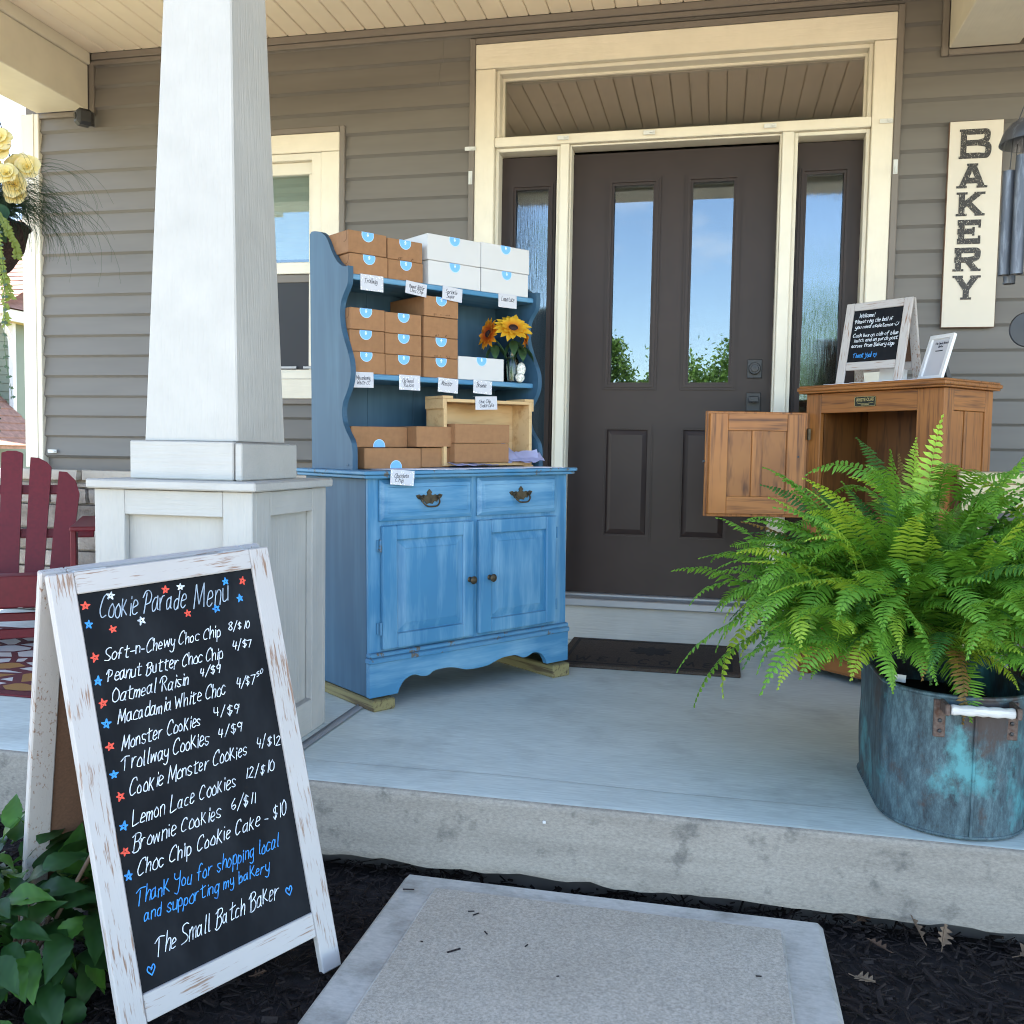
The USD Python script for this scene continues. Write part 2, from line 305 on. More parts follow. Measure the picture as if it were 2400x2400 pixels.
# ------------------------------------------------------------------ the house
hs = thing('house', 'taupe lap-sided house with covered porch, cream door surround and dark brown front door', 'house')
DX0, DX1, DZ = -.429, 1.399, 2.741
WX0, WX1, WZ0, WZ1 = -1.95, -1.099, 1.116, 2.389
J = .028
rows = [1.961 + .1042 * k for k in range(-18, 9)]
STX1 = -.72      # stone wainscot ends here
for z0 in rows:
    z1 = min(z0 + .1042, 2.80); segs = [(-2.755, 6.0)]
    def cut(a, b):
        global segs
        out = []
        for s0, s1 in segs:
            if b <= s0 or a >= s1: out.append((s0, s1)); continue
            if a > s0: out.append((s0, a))
            if b < s1: out.append((b, s1))
        segs = out
    zc = (z0 + z1) / 2
    if zc < DZ + J: cut(DX0 - J, DX1 + J)
    if WZ0 - J < zc < WZ1 + J: cut(WX0 - J, WX1 + J)
    if zc < .79: cut(-2.9, STX1)
    if zc > 2.545: cut(-2.9, -2.433); cut(1.574, 1.90)
    for s0, s1 in segs:
        cuts = [s0, s1] if s1 - s0 < 3.5 else [s0, s0 + 1.6 + 1.3 * R.random(), s1]
        if s0 < -1.1 < s1 and s1 < 0 and z0 > 2.5: cuts = [s0, -.62 + .1 * R.random(), s1] if s1 > -.6 else [s0, s1]
        for a, b in zip(cuts[:-1], cuts[1:]):
            # clapboard: proud butt at the bottom, small shadow lip
            prof = Polygon([(.030, z0 - .012), (.020, z0 - .012), (.006, z0 - .0015), (.0015, z0 + .001), (.0025, z0 + .005), (.0190, z1 - .004), (.030, z1 - .004)])
            part(hs, 'siding_board', ext_x(prof, a + .0005, b - .0005), M['siding'])
wall = sbox(-2.86, -.0, 6.0, 2.86).difference(sbox(DX0 + .01, -.1, DX1 - .01, DZ - .01)).difference(sbox(WX0 + .01, WZ0 + .01, WX1 - .01, WZ1 - .01))
part(hs, 'wall', ext_y(wall, .031, .2), M['siding_trim'])
def jch(x0, x1, z0, z1, nm='trim_strip'):
    part(hs, nm, cbox(x0, x1, -.006, .03, z0, z1, .003), M['siding_trim'])
# J channels around door, window, beams and along the ceiling
jch(DX0 - J, DX0 - .001, .0, DZ + J); jch(DX1 + .001, DX1 + J, .0, DZ + J); jch(DX0 - .001, DX1 + .001, DZ + .001, DZ + J)
jch(WX0 - J, WX0 - .001, WZ0 - J, WZ1 + J); jch(WX1 + .001, WX1 + J, WZ0 - J, WZ1 + J); jch(WX0, WX1, WZ1 + .001, WZ1 + J); jch(WX0, WX1, WZ0 - J, WZ0 - .001)
part(hs, 'trim_strip', cbox(-2.44, 1.58, -.012, .03, 2.815, 2.848, .003), M['siding_trim'])
part(hs, 'trim_strip', cbox(-2.44, 1.58, -.004, .03, 2.790, 2.814, .003), M['siding_trim'])
jch(-2.46, -2.432, 2.545, 2.81); jch(-2.765, -2.461, 2.545, 2.570)
jch(1.574, 1.601, 2.545, 2.81); jch(1.602, 1.90, 2.545, 2.571)

# door surround
c = M
part(hs, 'door_casing', cbox(DX0, -.336, 0, .10, .0, 2.629, .003), M['cream_z'])
part(hs, 'door_casing', cbox(1.312, DX1, 0, .10, .0, 2.629, .003), M['cream_z'])
part(hs, 'door_casing', cbox(DX0, DX1, -.003, .10, 2.631, DZ, .003), M['cream_x'])
part(hs, 'transom_bar', cbox(-.335, 1.311, .004, .14, 2.277, 2.320, .003), M['cream_x'])
part(hs, 'mullion', cbox(-.027, .014, .006, .14, .205, 2.276, .003), M['cream_smooth'])
part(hs, 'mullion', cbox(.949, .999, .006, .14, .205, 2.276, .003), M['cream_smooth'])
def stops(x0, x1, z0, z1, w=.016, y=.028):
    part(hs, 'door_stop', [cbox(x0, x0 + w, y, .12, z0, z1, .002), cbox(x1 - w, x1, y, .12, z0, z1, .002), cbox(x0 + w, x1 - w, y, .12, z1 - w, z1, .002)], M['cream_smooth'])
stops(-.335, 1.311, 2.321, 2.630); stops(-.335, -.028, .205, 2.276); stops(.0145, .9485, .205, 2.276, .008); stops(1.0, 1.311, .205, 2.276)
fr_in = sbox(-.319, 2.32, 1.295, 2.614).difference(sbox(-.309, 2.335, 1.286, 2.603))
part(hs, 'transom_frame', ext_y(fr_in, .088, .12), M['cream_smooth'])
p = part(hs, 'transom', cbox(-.309, 1.286, .100, .106, 2.335, 2.603, .0005), M['glass_transom'])

def ring(x0, x1, z0, z1, w, y0, y1):      # raised moulding ring with stepped profile
    o = sbox(x0, z0, x1, z1); ms = []
    for ins, wid, yy in ((0, w * .40, .6), (w * .32, w * .36, 1.0), (w * .66, w * .34, .45)):
        a = sbox(x0 + ins, z0 + ins, x1 - ins, z1 - ins); b = sbox(x0 + ins + wid, z0 + ins + wid, x1 - ins - wid, z1 - ins - wid)
        ms.append(ext_y(a.difference(b), y1 - (y1 - y0) * yy, y1))
    return cat(ms)
def leaf(nm, x0, x1, z0, z1, glasses, raised, gm, label):
    pl = sbox(x0, z0, x1, z1)
    for g in glasses: pl = pl.difference(sbox(g[0] - .004, g[2] - .004, g[1] + .004, g[3] + .004))
    for g in raised: pl = pl.difference(sbox(g[0] + .012, g[2] + .012, g[1] - .012, g[3] - .012))
    d = part(hs, nm, ext_y(pl, .100, .144), M['door'], label=label)
    for g in glasses:
        part(d, 'glazing_bead', ring(g[0] - .036, g[1] + .036, g[2] - .036, g[3] + .038, .034, .087, .101), M['door'])
        part(d, 'glass_pane', cbox(g[0] - .003, g[1] + .003, .112, .118, g[2] - .003, g[3] + .003, .0005), M[gm])
    for g in raised:
        part(d, 'panel_moulding', ring(g[0], g[1], g[2], g[3], .024, .094, .1005), M['door'])
        part(d, 'raised_panel', cat([frustum(g[0] + .012, g[1] - .012, g[2] + .012, g[3] - .012, .116, .110, .004), frustum(g[0] + .018, g[1] - .018, g[2] + .018, g[3] - .018, .1105, .0985, .030)]), M['door'])
    return d
d = leaf('front_door', .0225, .9405, .212, 2.252, [(.217, .391, 1.205, 2.099), (.573, .749, 1.205, 2.099)], [(.180, .418, .470, 1.008), (.534, .772, .468, 1.009)], 'glass', 'dark brown front door')
part(d, 'deadbolt', [cbox(.834, .899, .090, .101, 1.222, 1.306, .003), lathe([(0, .022), (.024, .022), (.026, .018), (.026, 0)], 20, (.866, .090, 1.264), 'y'), lathe([(0, .03), (.016, .029), (.018, .02)], 16, (.866, .090, 1.264), 'y')], M['black_metal'], smooth=35)
part(d, 'door_handle', [cbox(.834, .897, .088, .101, 1.073, 1.157, .003), lathe([(.012, .0), (.012, .05)], 14, (.866, .088, 1.125), 'y'), cbox(.845, .887, .038, .050, 1.112, 1.138, .004)], M['black_metal'], smooth=35)
leaf('sidelight', -.319, -.0285, .212, 2.252, [(-.247, -.097, .62, 2.098)], [], 'glass_rain', 'narrow sidelight left of the front door')
leaf('sidelight', .9995, 1.296, .212, 2.252, [(1.066, 1.217, .62, 2.112)], [], 'glass_rain', 'narrow sidelight right of the front door')
part(hs, 'door_threshold', [cbox(-.334, 1.31, -.035, .16, .166, .200, .004), cbox(.0, .96, .055, .10, .200, .212, .003)], M['alu'])
part(hs, 'step_riser', cbox(-.46, 1.43, -.012, .16, .0, .165, .003), M['white_x'])

# window on the left
part(hs, 'window_casing', cbox(WX0, WX1, -.003, .09, 2.301, WZ1, .003), M['cream_x'])
part(hs, 'window_casing', cbox(WX0, WX1, -.003, .09, WZ0, 1.212, .003), M['cream_x'])
for a in (WX0, -1.194): part(hs, 'window_casing', cbox(a, a + .095, .0, .09, 1.213, 2.300, .003), M['cream_z'])
w = part(hs, 'window', ext_y(sbox(-1.854, 1.214, -1.195, 2.299).difference(sbox(-1.803, 1.246, -1.246, 2.268)), .010, .10), M['cream_smooth'])
for z0, z1, y in ((1.730, 1.786, .034), (2.21, 2.268, .040), (1.246, 1.262, .040)):
    part(w, 'sash_rail', cbox(-1.803, -1.246, y, y + .05, z0, z1, .003), M['cream_smooth'])
for a in (-1.803, -1.276): part(w, 'sash_stile', cbox(a, a + .030, .042, .085, 1.262, 2.21, .003), M['cream_smooth'])
part(w, 'glass_pane', cbox(-1.80, -1.25, .060, .066, 1.76, 2.24, .0005), M['glass'])
part(w, 'insect_screen', cbox(-1.80, -1.25, .052, .054, 1.265, 1.728, .0005), M['screen'])
part(w, 'screen_rail', cbox(-1.80, -1.25, .045, .056, 1.690, 1.728, .002), M['siding_trim'])
for a, b in ((-1.45, -1.34), (-1.305, -1.26)): part(w, 'sash_lift', cbox(a, b, .040, .056, 1.266, 1.279, .002), M['alu'])
bl = []
for k in range(10): bl.append(ext_x(Polygon([(.085, 2.25 - k * .044), (.098, 2.228 - k * .044), (.085, 2.206 - k * .044), (.09, 2.206 - k * .044), (.105, 2.228 - k * .044), (.09, 2.25 - k * .044)]), -1.795, -1.255))
part(w, 'blind', bl, M['blind'])
part(hs, 'interior_wall', [pbox(-2.8, 5.9, 1.6, 1.65, 0, 2.9), pbox(-2.8, -2.75, .2, 1.6, 0, 2.9), pbox(-.62, -.60, .2, 1.6, 0, 2.9), pbox(2.0, 2.03, .2, 1.6, 0, 2.9), pbox(-2.8, 2, .2, 1.6, -.02, .15), pbox(-2.8, 2.1, .2, 1.6, 2.87, 2.9)], M['interior'])

# ceiling planks, beams, corner board
x = -2.446
while x < 6.0:
    prof = Polygon([(x + .0012, 2.852), (x + .006, 2.847), (x + .0925, 2.847), (x + .0975, 2.852), (x + .0975, 2.862), (x + .0012, 2.862)])
    if not (1.60 < x + .05 < 1.87): part(hs, 'ceiling_plank', ext_y(prof, -1.62, -.014), M['ceiling'])
    x += .0985
part(hs, 'ceiling_backing', pbox(-2.9, 6.0, -2.12, .2, 2.864, 2.90), M['ceiling_dark'])
part(hs, 'porch_beam', [cbox(-2.765, -2.461, -2.05, -.007, 2.571, 2.792, .004), cbox(-2.775, -2.447, -2.05, -.007, 2.793, 2.86, .004)], M['cream_y'], label='cream beam at the left end of the porch')
part(hs, 'porch_beam', [cbox(1.602, 1.871, -2.05, -.007, 2.572, 2.792, .004), cbox(1.588, 1.885, -2.05, -.007, 2.793, 2.86, .004)], M['cream_y'], label='cream beam at the right above the sign')
part(hs, 'porch_beam', [cbox(-2.44, 1.585, -1.93, -1.65, 2.571, 2.792, .004), cbox(-2.44, 1.575, -1.945, -1.635, 2.793, 2.86, .004), cbox(1.89, 6.0, -1.93, -1.65, 2.571, 2.86, .004)], M['cream_x'], label='cream front beam over the porch columns')
part(hs, 'corner_board', [cbox(-2.861, -2.754, -.010, .12, .75, 2.569, .003), cbox(-2.790, -2.782, -.014, -.009, .75, 2.569, .002)], M['cream_smooth'])
# stone wainscot with cap
M['stone'] = surf('stone', (.20, .165, .135), c2=(.36, .33, .30), scale=(7, 7, 12), rough=.9, bump=.6, bscale=(25, 25, 25), bdist=.02, per_object=.30)
M['stone_cap'] = surf('stone_cap', (.42, .37, .31), var=.15, rough=.85, bump=.5, bscale=(22, 22, 22), bdist=.012)
M['mortar'] = surf('mortar', (.38, .35, .32), var=.1, rough=.95)
def rough_block(x0, x1, y0, y1, z0, z1, seed, amp=.010, nn=5):
    m = trimesh.creation.box(bounds=[[x0, y0, z0], [x1, y1, z1]]); m = m.subdivide().subdivide()
    v = np.asarray(m.vertices).copy(); c_ = (v.min(0) + v.max(0)) / 2; h = (v.max(0) - v.min(0)) / 2; q = (v - c_) / h
    r = np.sort(np.abs(q), 1)[:, 1]; v = c_ + (v - c_) * (1 - .05 * (r[:, None] > .95))
    v += (meshkit.fbm(v * 16 + seed, 3, seed) - .5)[:, None] * amp * 2 * np.array([.4, 1.2, .4]); return trimesh.Trimesh(v, m.faces, process=False)
part(hs, 'mortar_bed', pbox(-2.905, STX1 - .01, -.045, .03, 0, .69), M['mortar'])
z, k = .005, 0
while z < .66:
    h = R.choice((.085, .11, .13)); h = min(h, .682 - z); x = -2.94
    while x < STX1:
        wd = R.uniform(.14, .34); part(hs, 'stone', rough_block(x, min(x + wd, STX1) - .008, -.085, -.02, z, z + h - .009, k), M['stone'], smooth=50); x += wd; k += 1
    z += h
x = -2.96
while x < STX1 - .05:
    wd = min(.5, STX1 + .02 - x); part(hs, 'stone_cap', rough_block(x, x + wd - .004, -.115, .0, .690, .742, k, .006), M['stone_cap'], smooth=50); x += wd; k += 1
# the storeys above (they shade the porch)
M['roof'] = surf('roof', (.10, .09, .08), var=.3, scale=(20, 20, 20), rough=.95)
def roof_prism(x0, x1, ya, za, yr, zr, yb, zb, th=.2):
    return ext_x(Polygon([(ya, za), (yr, zr), (yb, zb), (yb, zb + th), (yr, zr + th), (ya, za + th)]), x0, x1)
part(hs, 'upper_wall', pbox(-2.86, 9.0, .25, 9.0, 2.93, 5.7), M['siding_trim'])
part(hs, 'side_wall', [pbox(-2.86, -2.8, .205, 9.0, -.3, 2.93), pbox(8.9, 9.0, .205, 9, -.3, 2.93), pbox(-2.86, 9, 8.95, 9.0, -.3, 2.93), pbox(6.0, 8.9, .03, .2, -.3, 2.93)], M['siding_trim'])
part(hs, 'roof', roof_prism(-3.2, 9.4, -.25, 5.6, 4.6, 8.4, 9.4, 5.6), M['roof'])
part(hs, 'porch_roof', ext_x(Polygon([(-2.18, 2.905), (.25, 2.905), (.25, 4.0), (-2.18, 3.0)]), -3.15, 9.0), M['roof'])

# ------------------------------------------------------------------ porch column
pc = thing('porch_column', 'white tapered porch column on square panelled pedestal beside the blue hutch', 'column', (-.715, -1.791, 0))
a = .253                                                     # half of the cap
part(pc, 'pedestal_cap', cbox(-a, a, -a, a, .752, .777, .004), M['white_x'])
b = .2365
part(pc, 'pedestal_core', cbox(-b + .022, b - .022, -b + .022, b - .022, .0, .752, .002), M['white_z'])
def face(rowsM):
    out = []
    for nm, (x0, x1, z0, z1, g) in dict(s1=(-b, -b + .093, .0, .751, 'z'), s2=(b - .086, b, .0, .751, 'z'), r1=(-b + .0935, b - .0865, .682, .750, 'x'), r2=(-b + .0935, b - .0865, .0, .104, 'x')).items():
        out.append((nm, xf(cbox(x0, x1, -b, -b + .021, z0, z1, .002), rowsM), g))
    return out
c90 = lambda k: np.array([[math.cos(k * PI / 2), math.sin(k * PI / 2), 0], [-math.sin(k * PI / 2), math.cos(k * PI / 2), 0], [0, 0, 1]])
for k in range(4):
    shrink = np.diag([.910, 1, 1]) if k % 2 else np.eye(3)
    for nm, m, g in face(shrink @ c90(k)): part(pc, 'pedestal_stile' if nm[0] == 's' else 'pedestal_rail', m, M['white_' + (g if g == 'z' or k % 2 == 0 else 'y')])
part(pc, 'plinth', [cbox(-.171, .145, -.171, -.150, .778, .884, .003), cbox(.150, .171, -.171, .168, .778, .880, .003), cbox(-.171, -.150, -.149, .168, .778, .882, .003), cbox(-.149, .149, .147, .168, .778, .882, .003), pbox(-.1485, .1485, -.1485, .1465, .778, .865)], M['white_x'])
def taper(z0, z1, h0, h1, nseg=14):
    zs = np.linspace(z0, z1, nseg); v, fcs = [], []
    for z in zs:
        h = h0 + (h1 - h0) * (z - z0) / (z1 - z0); c_ = .004
        for (px, py) in ((-h + c_, -h), (h - c_, -h), (h, -h + c_), (h, h - c_), (h - c_, h), (-h + c_, h), (-h, h - c_), (-h, -h + c_)): v.append((px, py, z))
    for i in range(nseg - 1):
        for j in range(8):
            q = (i * 8 + j, i * 8 + (j + 1) % 8, (i + 1) * 8 + (j + 1) % 8, (i + 1) * 8 + j); fcs += [(q[0], q[1], q[2]), (q[0], q[2], q[3])]
    return trimesh.Trimesh(np.array(v), np.array(fcs), process=False)
part(pc, 'shaft', mv(taper(.8855, 2.571, .143, .088), (0, .0, 0)), M['white_z'])

# ------------------------------------------------------------------ single-stroke handwriting
GL = {
'a': '5j3k1i1f2e4f5j 5k5f6e', 'b': '1o1e 1h3k5i5f3e1f', 'c': '5j3k1i1f3e5f', 'd': '5j3k1i1f3e5g 5o5e', 'e': '1h5i4k2k1h1f3e5f', 'f': '6n5o3m3e 1j5j',
'g': '5j3k1i1f3e5g 5k5b3a1b', 'h': '1o1e 1h3k5j5e', 'i': '2k2e 2m2n', 'j': '3k3b1a 3m3n', 'k': '1n1e 5m1h 2i6e', 'l': '2o2f3e', 'm': '1k1e 1i3k4j4e 4i6k7j7e',
'n': '1k1e 1i3k5j5e', 'o': '3k1i1f3e5f5i3k', 'p': '1k1a 1i3k5i5f3e1f', 'q': '5j3k1i1f3e5g 5k5a', 'r': '1k1e 1h3k5k', 's': '5j3k1j2h4g5f3e1f', 't': '3n3f4e6e 1k6l',
'u': '1k1f3e5f 5k5e', 'v': '1k3e5k', 'w': '1k2e 2e4j 4j6e 6e7k', 'x': '1k5e 5k1e', 'y': '1k1h3f5h 5k5c3a1b', 'z': '1k5k 5k1e 1e5e',
'A': '1e4o 4o7e 2h6h', 'B': '2o2e 0m3o6o7m5k2j 5k7h6e3d1e', 'C': '7m6o3n1j1g3e6f', 'D': '2o2e 0o4o7k6f2e', 'F': '2o2e 2o7o 2j5j', 'K': '1o1e 6o1i 2j7e', 'L': '1o1f2e7f',
'M': '1e2o 2o5g 5g8o 8o9e', 'O': '4o1l1g4e7g7l4o', 'P': '3n2e 0l2o5o7m6j3i', 'R': '3n2e 0l2o5o7m6k3j 4j7e', 'S': '7n5o2n2k5i7g5e1e', 'T': '4n4e 0m4o9o', 'W': '0o2e 2e5l 5l7e 7e9o',
'Y': '1o1l3j6k 7o6e4a1b', 'E': '7n4o2m2k5j2i1g3e7f', 'G': '7m5o2n1i3e6f6i 4i8i', 'V': '1o4e7o', 'N': '1e1o 1o6e 6e6o', 'H': '1o1e 6o6e 1j6j', 'I': '2o2e', 'U': '1o1g3e5g 6o6e',
'0': '3o1l1g3e5g5l3o', '1': '3o3e', '2': '1m3o5m4j1e 1e6e', '4': '1o1i5i 4n4e', '5': '5o1o1k4k5h4e1e', '6': '4o1j1f3e5g4i1h', '7': '1o6o 6o3e', '8': '4j1m3o5m2i1g3e5g4j', '9': '5l3o1m2j5k 5n4e',
'$': '5m3n1l2j4i5h3e1g 3o3d', '/': '5q1c', '-': '1h5h', '!': '2p2h 2e2f', '.': '2e2f', '&': '6e1l3o4l1h2e6i'}
def glyph(ch):
    out = []
    for s in GL.get(ch, '').split():
        pts = [(int(s[i]), ord(s[i + 1]) - 101) for i in range(0, len(s), 2)]; out.append(np.array(pts, float))
    return out
def hand(text, x0, y0, width, h, r, rise=0.0, slant=.12, seed=0, jit=.35):
    """lettering as a flat polygon in a board's own (x, y): capitals h tall, fitted to the given width"""
    rr = random.Random(seed * 977 + len(text)); s = h / 10.0; pen, strokes = 0.0, []
    for ch in text:
        if ch == ' ': pen += 4.2; continue
        g = glyph(ch); wmax = max([p[:, 0].max() for p in g] + [2]); dy = rr.uniform(-.5, .5); sc = rr.uniform(.88, 1.12); ra = rr.uniform(-.10, .10)
        for p in g:
            q = p.copy() * sc; q = q @ np.array([[math.cos(ra), math.sin(ra)], [-math.sin(ra), math.cos(ra)]]); q += np.array([[rr.uniform(-jit, jit) * .6, rr.uniform(-jit, jit)] for _ in q]); q[:, 0] += pen; q[:, 1] += dy; strokes.append(q)
        pen += wmax + 1.0
    kx = width / max(pen - 1.0, 1); out = []
    for q in strokes:
        p = np.stack([x0 + q[:, 0] * kx + q[:, 1] * s * slant, y0 + q[:, 1] * s], 1); p[:, 1] += rise * (p[:, 0] - x0) / max(width, 1e-6)
        out.append(LineString(spline(p, 5)).buffer(r, quad_segs=2))
    return unary_union(out).simplify(r * .12)
def star(x, y, s, r, a=0.0):
    q = [(x + s * R.uniform(.75, 1.15) * math.cos(a + PI / 2 + k * 4 * PI / 5), y + s * R.uniform(.75, 1.15) * math.sin(a + PI / 2 + k * 4 * PI / 5)) for k in range(5)]; pts = q + [(q[0][0] + R.uniform(-.1, .1) * s, q[0][1] + R.uniform(-.1, .1) * s)]
    return LineString(pts).buffer(r, quad_segs=2)
def heart(x, y, s, r):
    p = spline([(x, y - s), (x - .8 * s, y + .1 * s), (x - .5 * s, y + .9 * s), (x, y + .45 * s), (x + .6 * s, y + s), (x + .8 * s, y + .2 * s), (x, y - s)], 5)
    return unary_union([LineString(p).buffer(r, quad_segs=2), LineString([(x, y + .1 * s), (x + .25 * s, y + .4 * s)]).buffer(r, quad_segs=2)])
def up(poly, z, d=.0006): return mv(ext(poly, d), (0, 0, z))

M['ink_white'] = surf('ink_white', (.30, .33, .36), c2=(.64, .68, .72), scale=(95, 95, 95), lo=.32, hi=.50, detail=3.0, rough=.6); M['ink_title'] = surf('ink_title', (.20, .25, .31), c2=(.42, .50, .58), scale=(90, 90, 90), detail=3.0, rough=.6)
M['ink_blue'] = surf('ink_blue', (.02, .13, .40), c2=(.035, .27, .66), scale=(95, 95, 95), lo=.32, hi=.5, rough=.6)
M['ink_red'] = surf('ink_red', (.45, .03, .02), c2=(.72, .075, .04), scale=(120, 120, 120), lo=.32, hi=.5, rough=.6)
M['ink_black'] = plain('ink_black', (.02, .018, .03), .6)
M['chalkboard'] = surf('chalkboard', (.007, .008, .010), c2=(.016, .018, .021), scale=(9, 4, 9), lo=.42, hi=.72, rough=.55, spec=.10, bump=.03, bscale=(80, 80, 80))
for ax, sc in (('x', (14, 190, 190)), ('y', (190, 14, 190))):
    M['shabby_' + ax] = layered('shabby_' + ax, (.415, .385, .36), (.25, .155, .105), sc, .575, .67, bump=.35, rough=.6, base2=(.465, .435, .41), coarse=(7, 7, 7), detail=4.0)
M['hardboard'] = surf('hardboard', (.14, .075, .045), var=.15, scale=(200, 200, 200), rough=.8)

# ------------------------------------------------------------------ chalkboard menu stand
AM = ((0.4946, 0.8677, 0.0502), (-0.2259, 0.0725, 0.9715), (0.8393, -0.4918, 0.2319), (-0.2778, -2.8562, -0.2679))
def frame_panel(parent, w, L, st, r0, r1, rb0, rb1, T=.018, board='chalkboard', back=False):
    y = lambda s: L - s
    for a, b_ in ((0, st), (w - st, w)): part(parent, 'stile', cbox(a, b_, 0, L, -T, 0, .0025), M['shabby_y'])
    part(parent, 'rail', cbox(st + .0005, w - st - .0005, y(r1), y(r0), -T, -.0005, .002), M['shabby_x'])
    part(parent, 'rail', cbox(st + .0005, w - st - .0005, y(rb1), y(rb0), -T, -.0005, .002), M['shabby_x'])
    part(parent, 'board', pbox(st, w - st, y(rb0) - .004, y(r1) + .004, -T + .004, -.0065), M[board])
as_ = thing('chalkboard_stand', 'folding white-washed wooden stand with a black cookie menu chalkboard in the mulch bed', 'menu board', M=AM)
AW, AL = .4718, .9207
frame_panel(as_, AW, AL, .048, 0.0, .043, .789, .840)
MENU = [('Cookie', .0813, .8262, .1561, .8212, .041, 'w'), ('Parade', .166, .8200, .2585, .8217, .041, 'w'), ('Menu', .2727, .8112, .3561, .8173, .050, 'w'),
 ('Soft-n-Chewy Choc Chip', .0781, .7452, .3239, .7465, .023, 'w'), ('8/$10', .3442, .7554, .3945, .7521, .016, 'w'), ('Peanut Butter Choc Chip', .0764, .7037, .32, .7011, .024, 'w'), ('4/$7', .3457, .7142, .3931, .712, .016, 'w'),
 ('Oatmeal Raisin', .0799, .6637, .2371, .6639, .025, 'w'), ('4/$9', .264, .6756, .3102, .6739, .017, 'w'), ('Macadamia White Choc', .083, .6213, .3119, .6263, .026, 'w'), ('4/$7', .3399, .6352, .3839, .6324, .018, 'w'), ('50', .3915, .6464, .4079, .6515, .009, 'w'),
 ('Monster Cookies', .0827, .5734, .2474, .5778, .026, 'w'), ('4/$9', .2788, .5875, .3341, .5807, .019, 'w'), ('Trollway Cookies', .076, .5339, .2575, .5374, .026, 'w'), ('4/$9', .2798, .545, .3363, .5439, .019, 'w'),
 ('Cookie Monster Cookies', .083, .4843, .3375, .4935, .027, 'w'), ('4/$12', .3614, .5022, .4201, .4933, .020, 'w'), ('Lemon Lace Cookies', .0782, .4286, .3001, .4376, .028, 'w'), ('12/$10', .3226, .4473, .3922, .4435, .021, 'w'),
 ('Brownie Cookies', .0707, .3849, .2562, .3867, .028, 'w'), ('6/$11', .282, .3962, .339, .3926, .021, 'w'), ('Choc Chip Cookie Cake - $10', .073, .3379, .4031, .3459, .028, 'w'),
 ('Thank You for shopping local', .0609, .2869, .3738, .2885, .028, 'b'), ('and supporting my bakery', .0723, .2546, .342, .2484, .024, 'b'), ('The Small Batch Baker', .0807, .184, .3515, .1899, .031, 'w')]
ZB = -.0068
for i, (t, xa, ya, xb, yb, h, col) in enumerate(MENU):
    pl = hand(t, xa, ya, xb - xa, h, (.0010 if i < 3 else .00088) if h > .012 else .0007, yb - ya, .26, i, .28 if i < 3 else .42)
    part(as_, 'lettering', up(pl, ZB), M['ink_title'] if i < 3 else M['ink_white'] if col == 'w' else M['ink_blue'])
for col, pts in dict(red=[(.0607, .8538), (.1053, .8014), (.2224, .861), (.2615, .8061), (.3983, .8542), (.0633, .7546), (.0641, .6675), (.0643, .5848), (.0675, .4904), (.0605, .3885)],
                     blue=[(.0617, .8181), (.3577, .8585), (.3849, .8185), (.3258, .8052), (.0622, .7094), (.064, .6286), (.0627, .5328), (.0656, .4345), (.0598, .3445)], white=[(.1122, .8662), (.2556, .8621), (.1638, .808)]).items():
    for (x, y) in pts: part(as_, col + '_star', up(star(x, y, .0082, .0012, R.uniform(-.3, .3)), ZB), M['ink_' + col])
for (x, y) in ((.0722, .1649), (.3805, .1934)): part(as_, 'heart', up(heart(x, y, .009, .0011), ZB), M['ink_blue'])
# rear frame hinged at the top
A = np.array(AM[:3]); rd = np.array((0.0, -.8678, -.4969)); rd /= np.linalg.norm(rd); nx = np.array((1.0, 0, 0)); nz = np.cross(nx, -rd)      # local axes of the rear panel
hx = np.array((0.0, AL, 0.0)) + np.array((0, .2322, -.9727)) * .030
def rear(m): v, f = arr(m); w_ = np.stack([v[:, 0], v[:, 1], v[:, 2]], 1); return trimesh.Trimesh(hx + rd * AL + w_[:, :1] * nx + w_[:, 1:2] * (-rd) + w_[:, 2:] * nz, f, process=False)
for a, b_ in ((0, .048), (AW - .048, AW)): part(as_, 'rear_stile', rear(cbox(a, b_, 0, AL, -.018, 0, .0025)), M['shabby_y'])
for a, b_ in ((0, .043), (.789, .84)): part(as_, 'rear_rail', rear(cbox(.0485, AW - .0485, AL - b_, AL - a, -.018, -.0005, .002)), M['shabby_x'])
part(as_, 'rear_board', rear(pbox(.048, AW - .048, AL - .79, AL - .042, -.013, -.0065)), M['hardboard'])
M['wire'] = plain('wire', (.45, .45, .47), .4, .6)
part(as_, 'spreader_wire', tube(spline([(.03, .13, -.02), (.03, .02, -.16), (.03, .04, -.33), (.03, .10, -.46)], 8), .0018, 5), M['wire'], smooth=True)
part(as_, 'hinge', [cbox(.05, .11, AL - .001, AL + .002, -.032, -.002, .001), cbox(AW - .11, AW - .05, AL - .001, AL + .002, -.032, -.002, .001)], M['alu'])

# ------------------------------------------------------------------ blue hutch
HM = ((.61069, .79172, .01541), (-.79181, .61076, 0), (-.00941, -.0122, .99988), (-.39549, -1.38479, 0))
def hutch_mat(name, sc):
    return layered(name, (.043, .170, .31), (.17, .34, .47), sc, .44, .74, bump=.14, rough=.42, base2=(.058, .215, .365), var_scale=(3, 3, 1.6), coarse=(5, 5, 4), detail=5.0, spec=.45, bdist=.001)
M['hutch_z'] = hutch_mat('hutch_z', (22, 22, 2.2)); M['hutch_x'] = hutch_mat('hutch_x', (2.2, 22, 22))
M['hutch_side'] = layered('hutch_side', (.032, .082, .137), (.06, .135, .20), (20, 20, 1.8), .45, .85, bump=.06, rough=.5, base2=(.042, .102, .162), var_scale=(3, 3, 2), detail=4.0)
M['hutch_worn'] = layered('hutch_worn', (.050, .190, .34), (.12, .10, .075), (30, 30, 30), .60, .66, bump=.1, rough=.45, base2=(.11, .25, .37), var_scale=(9, 9, 9), coarse=(6, 6, 6))
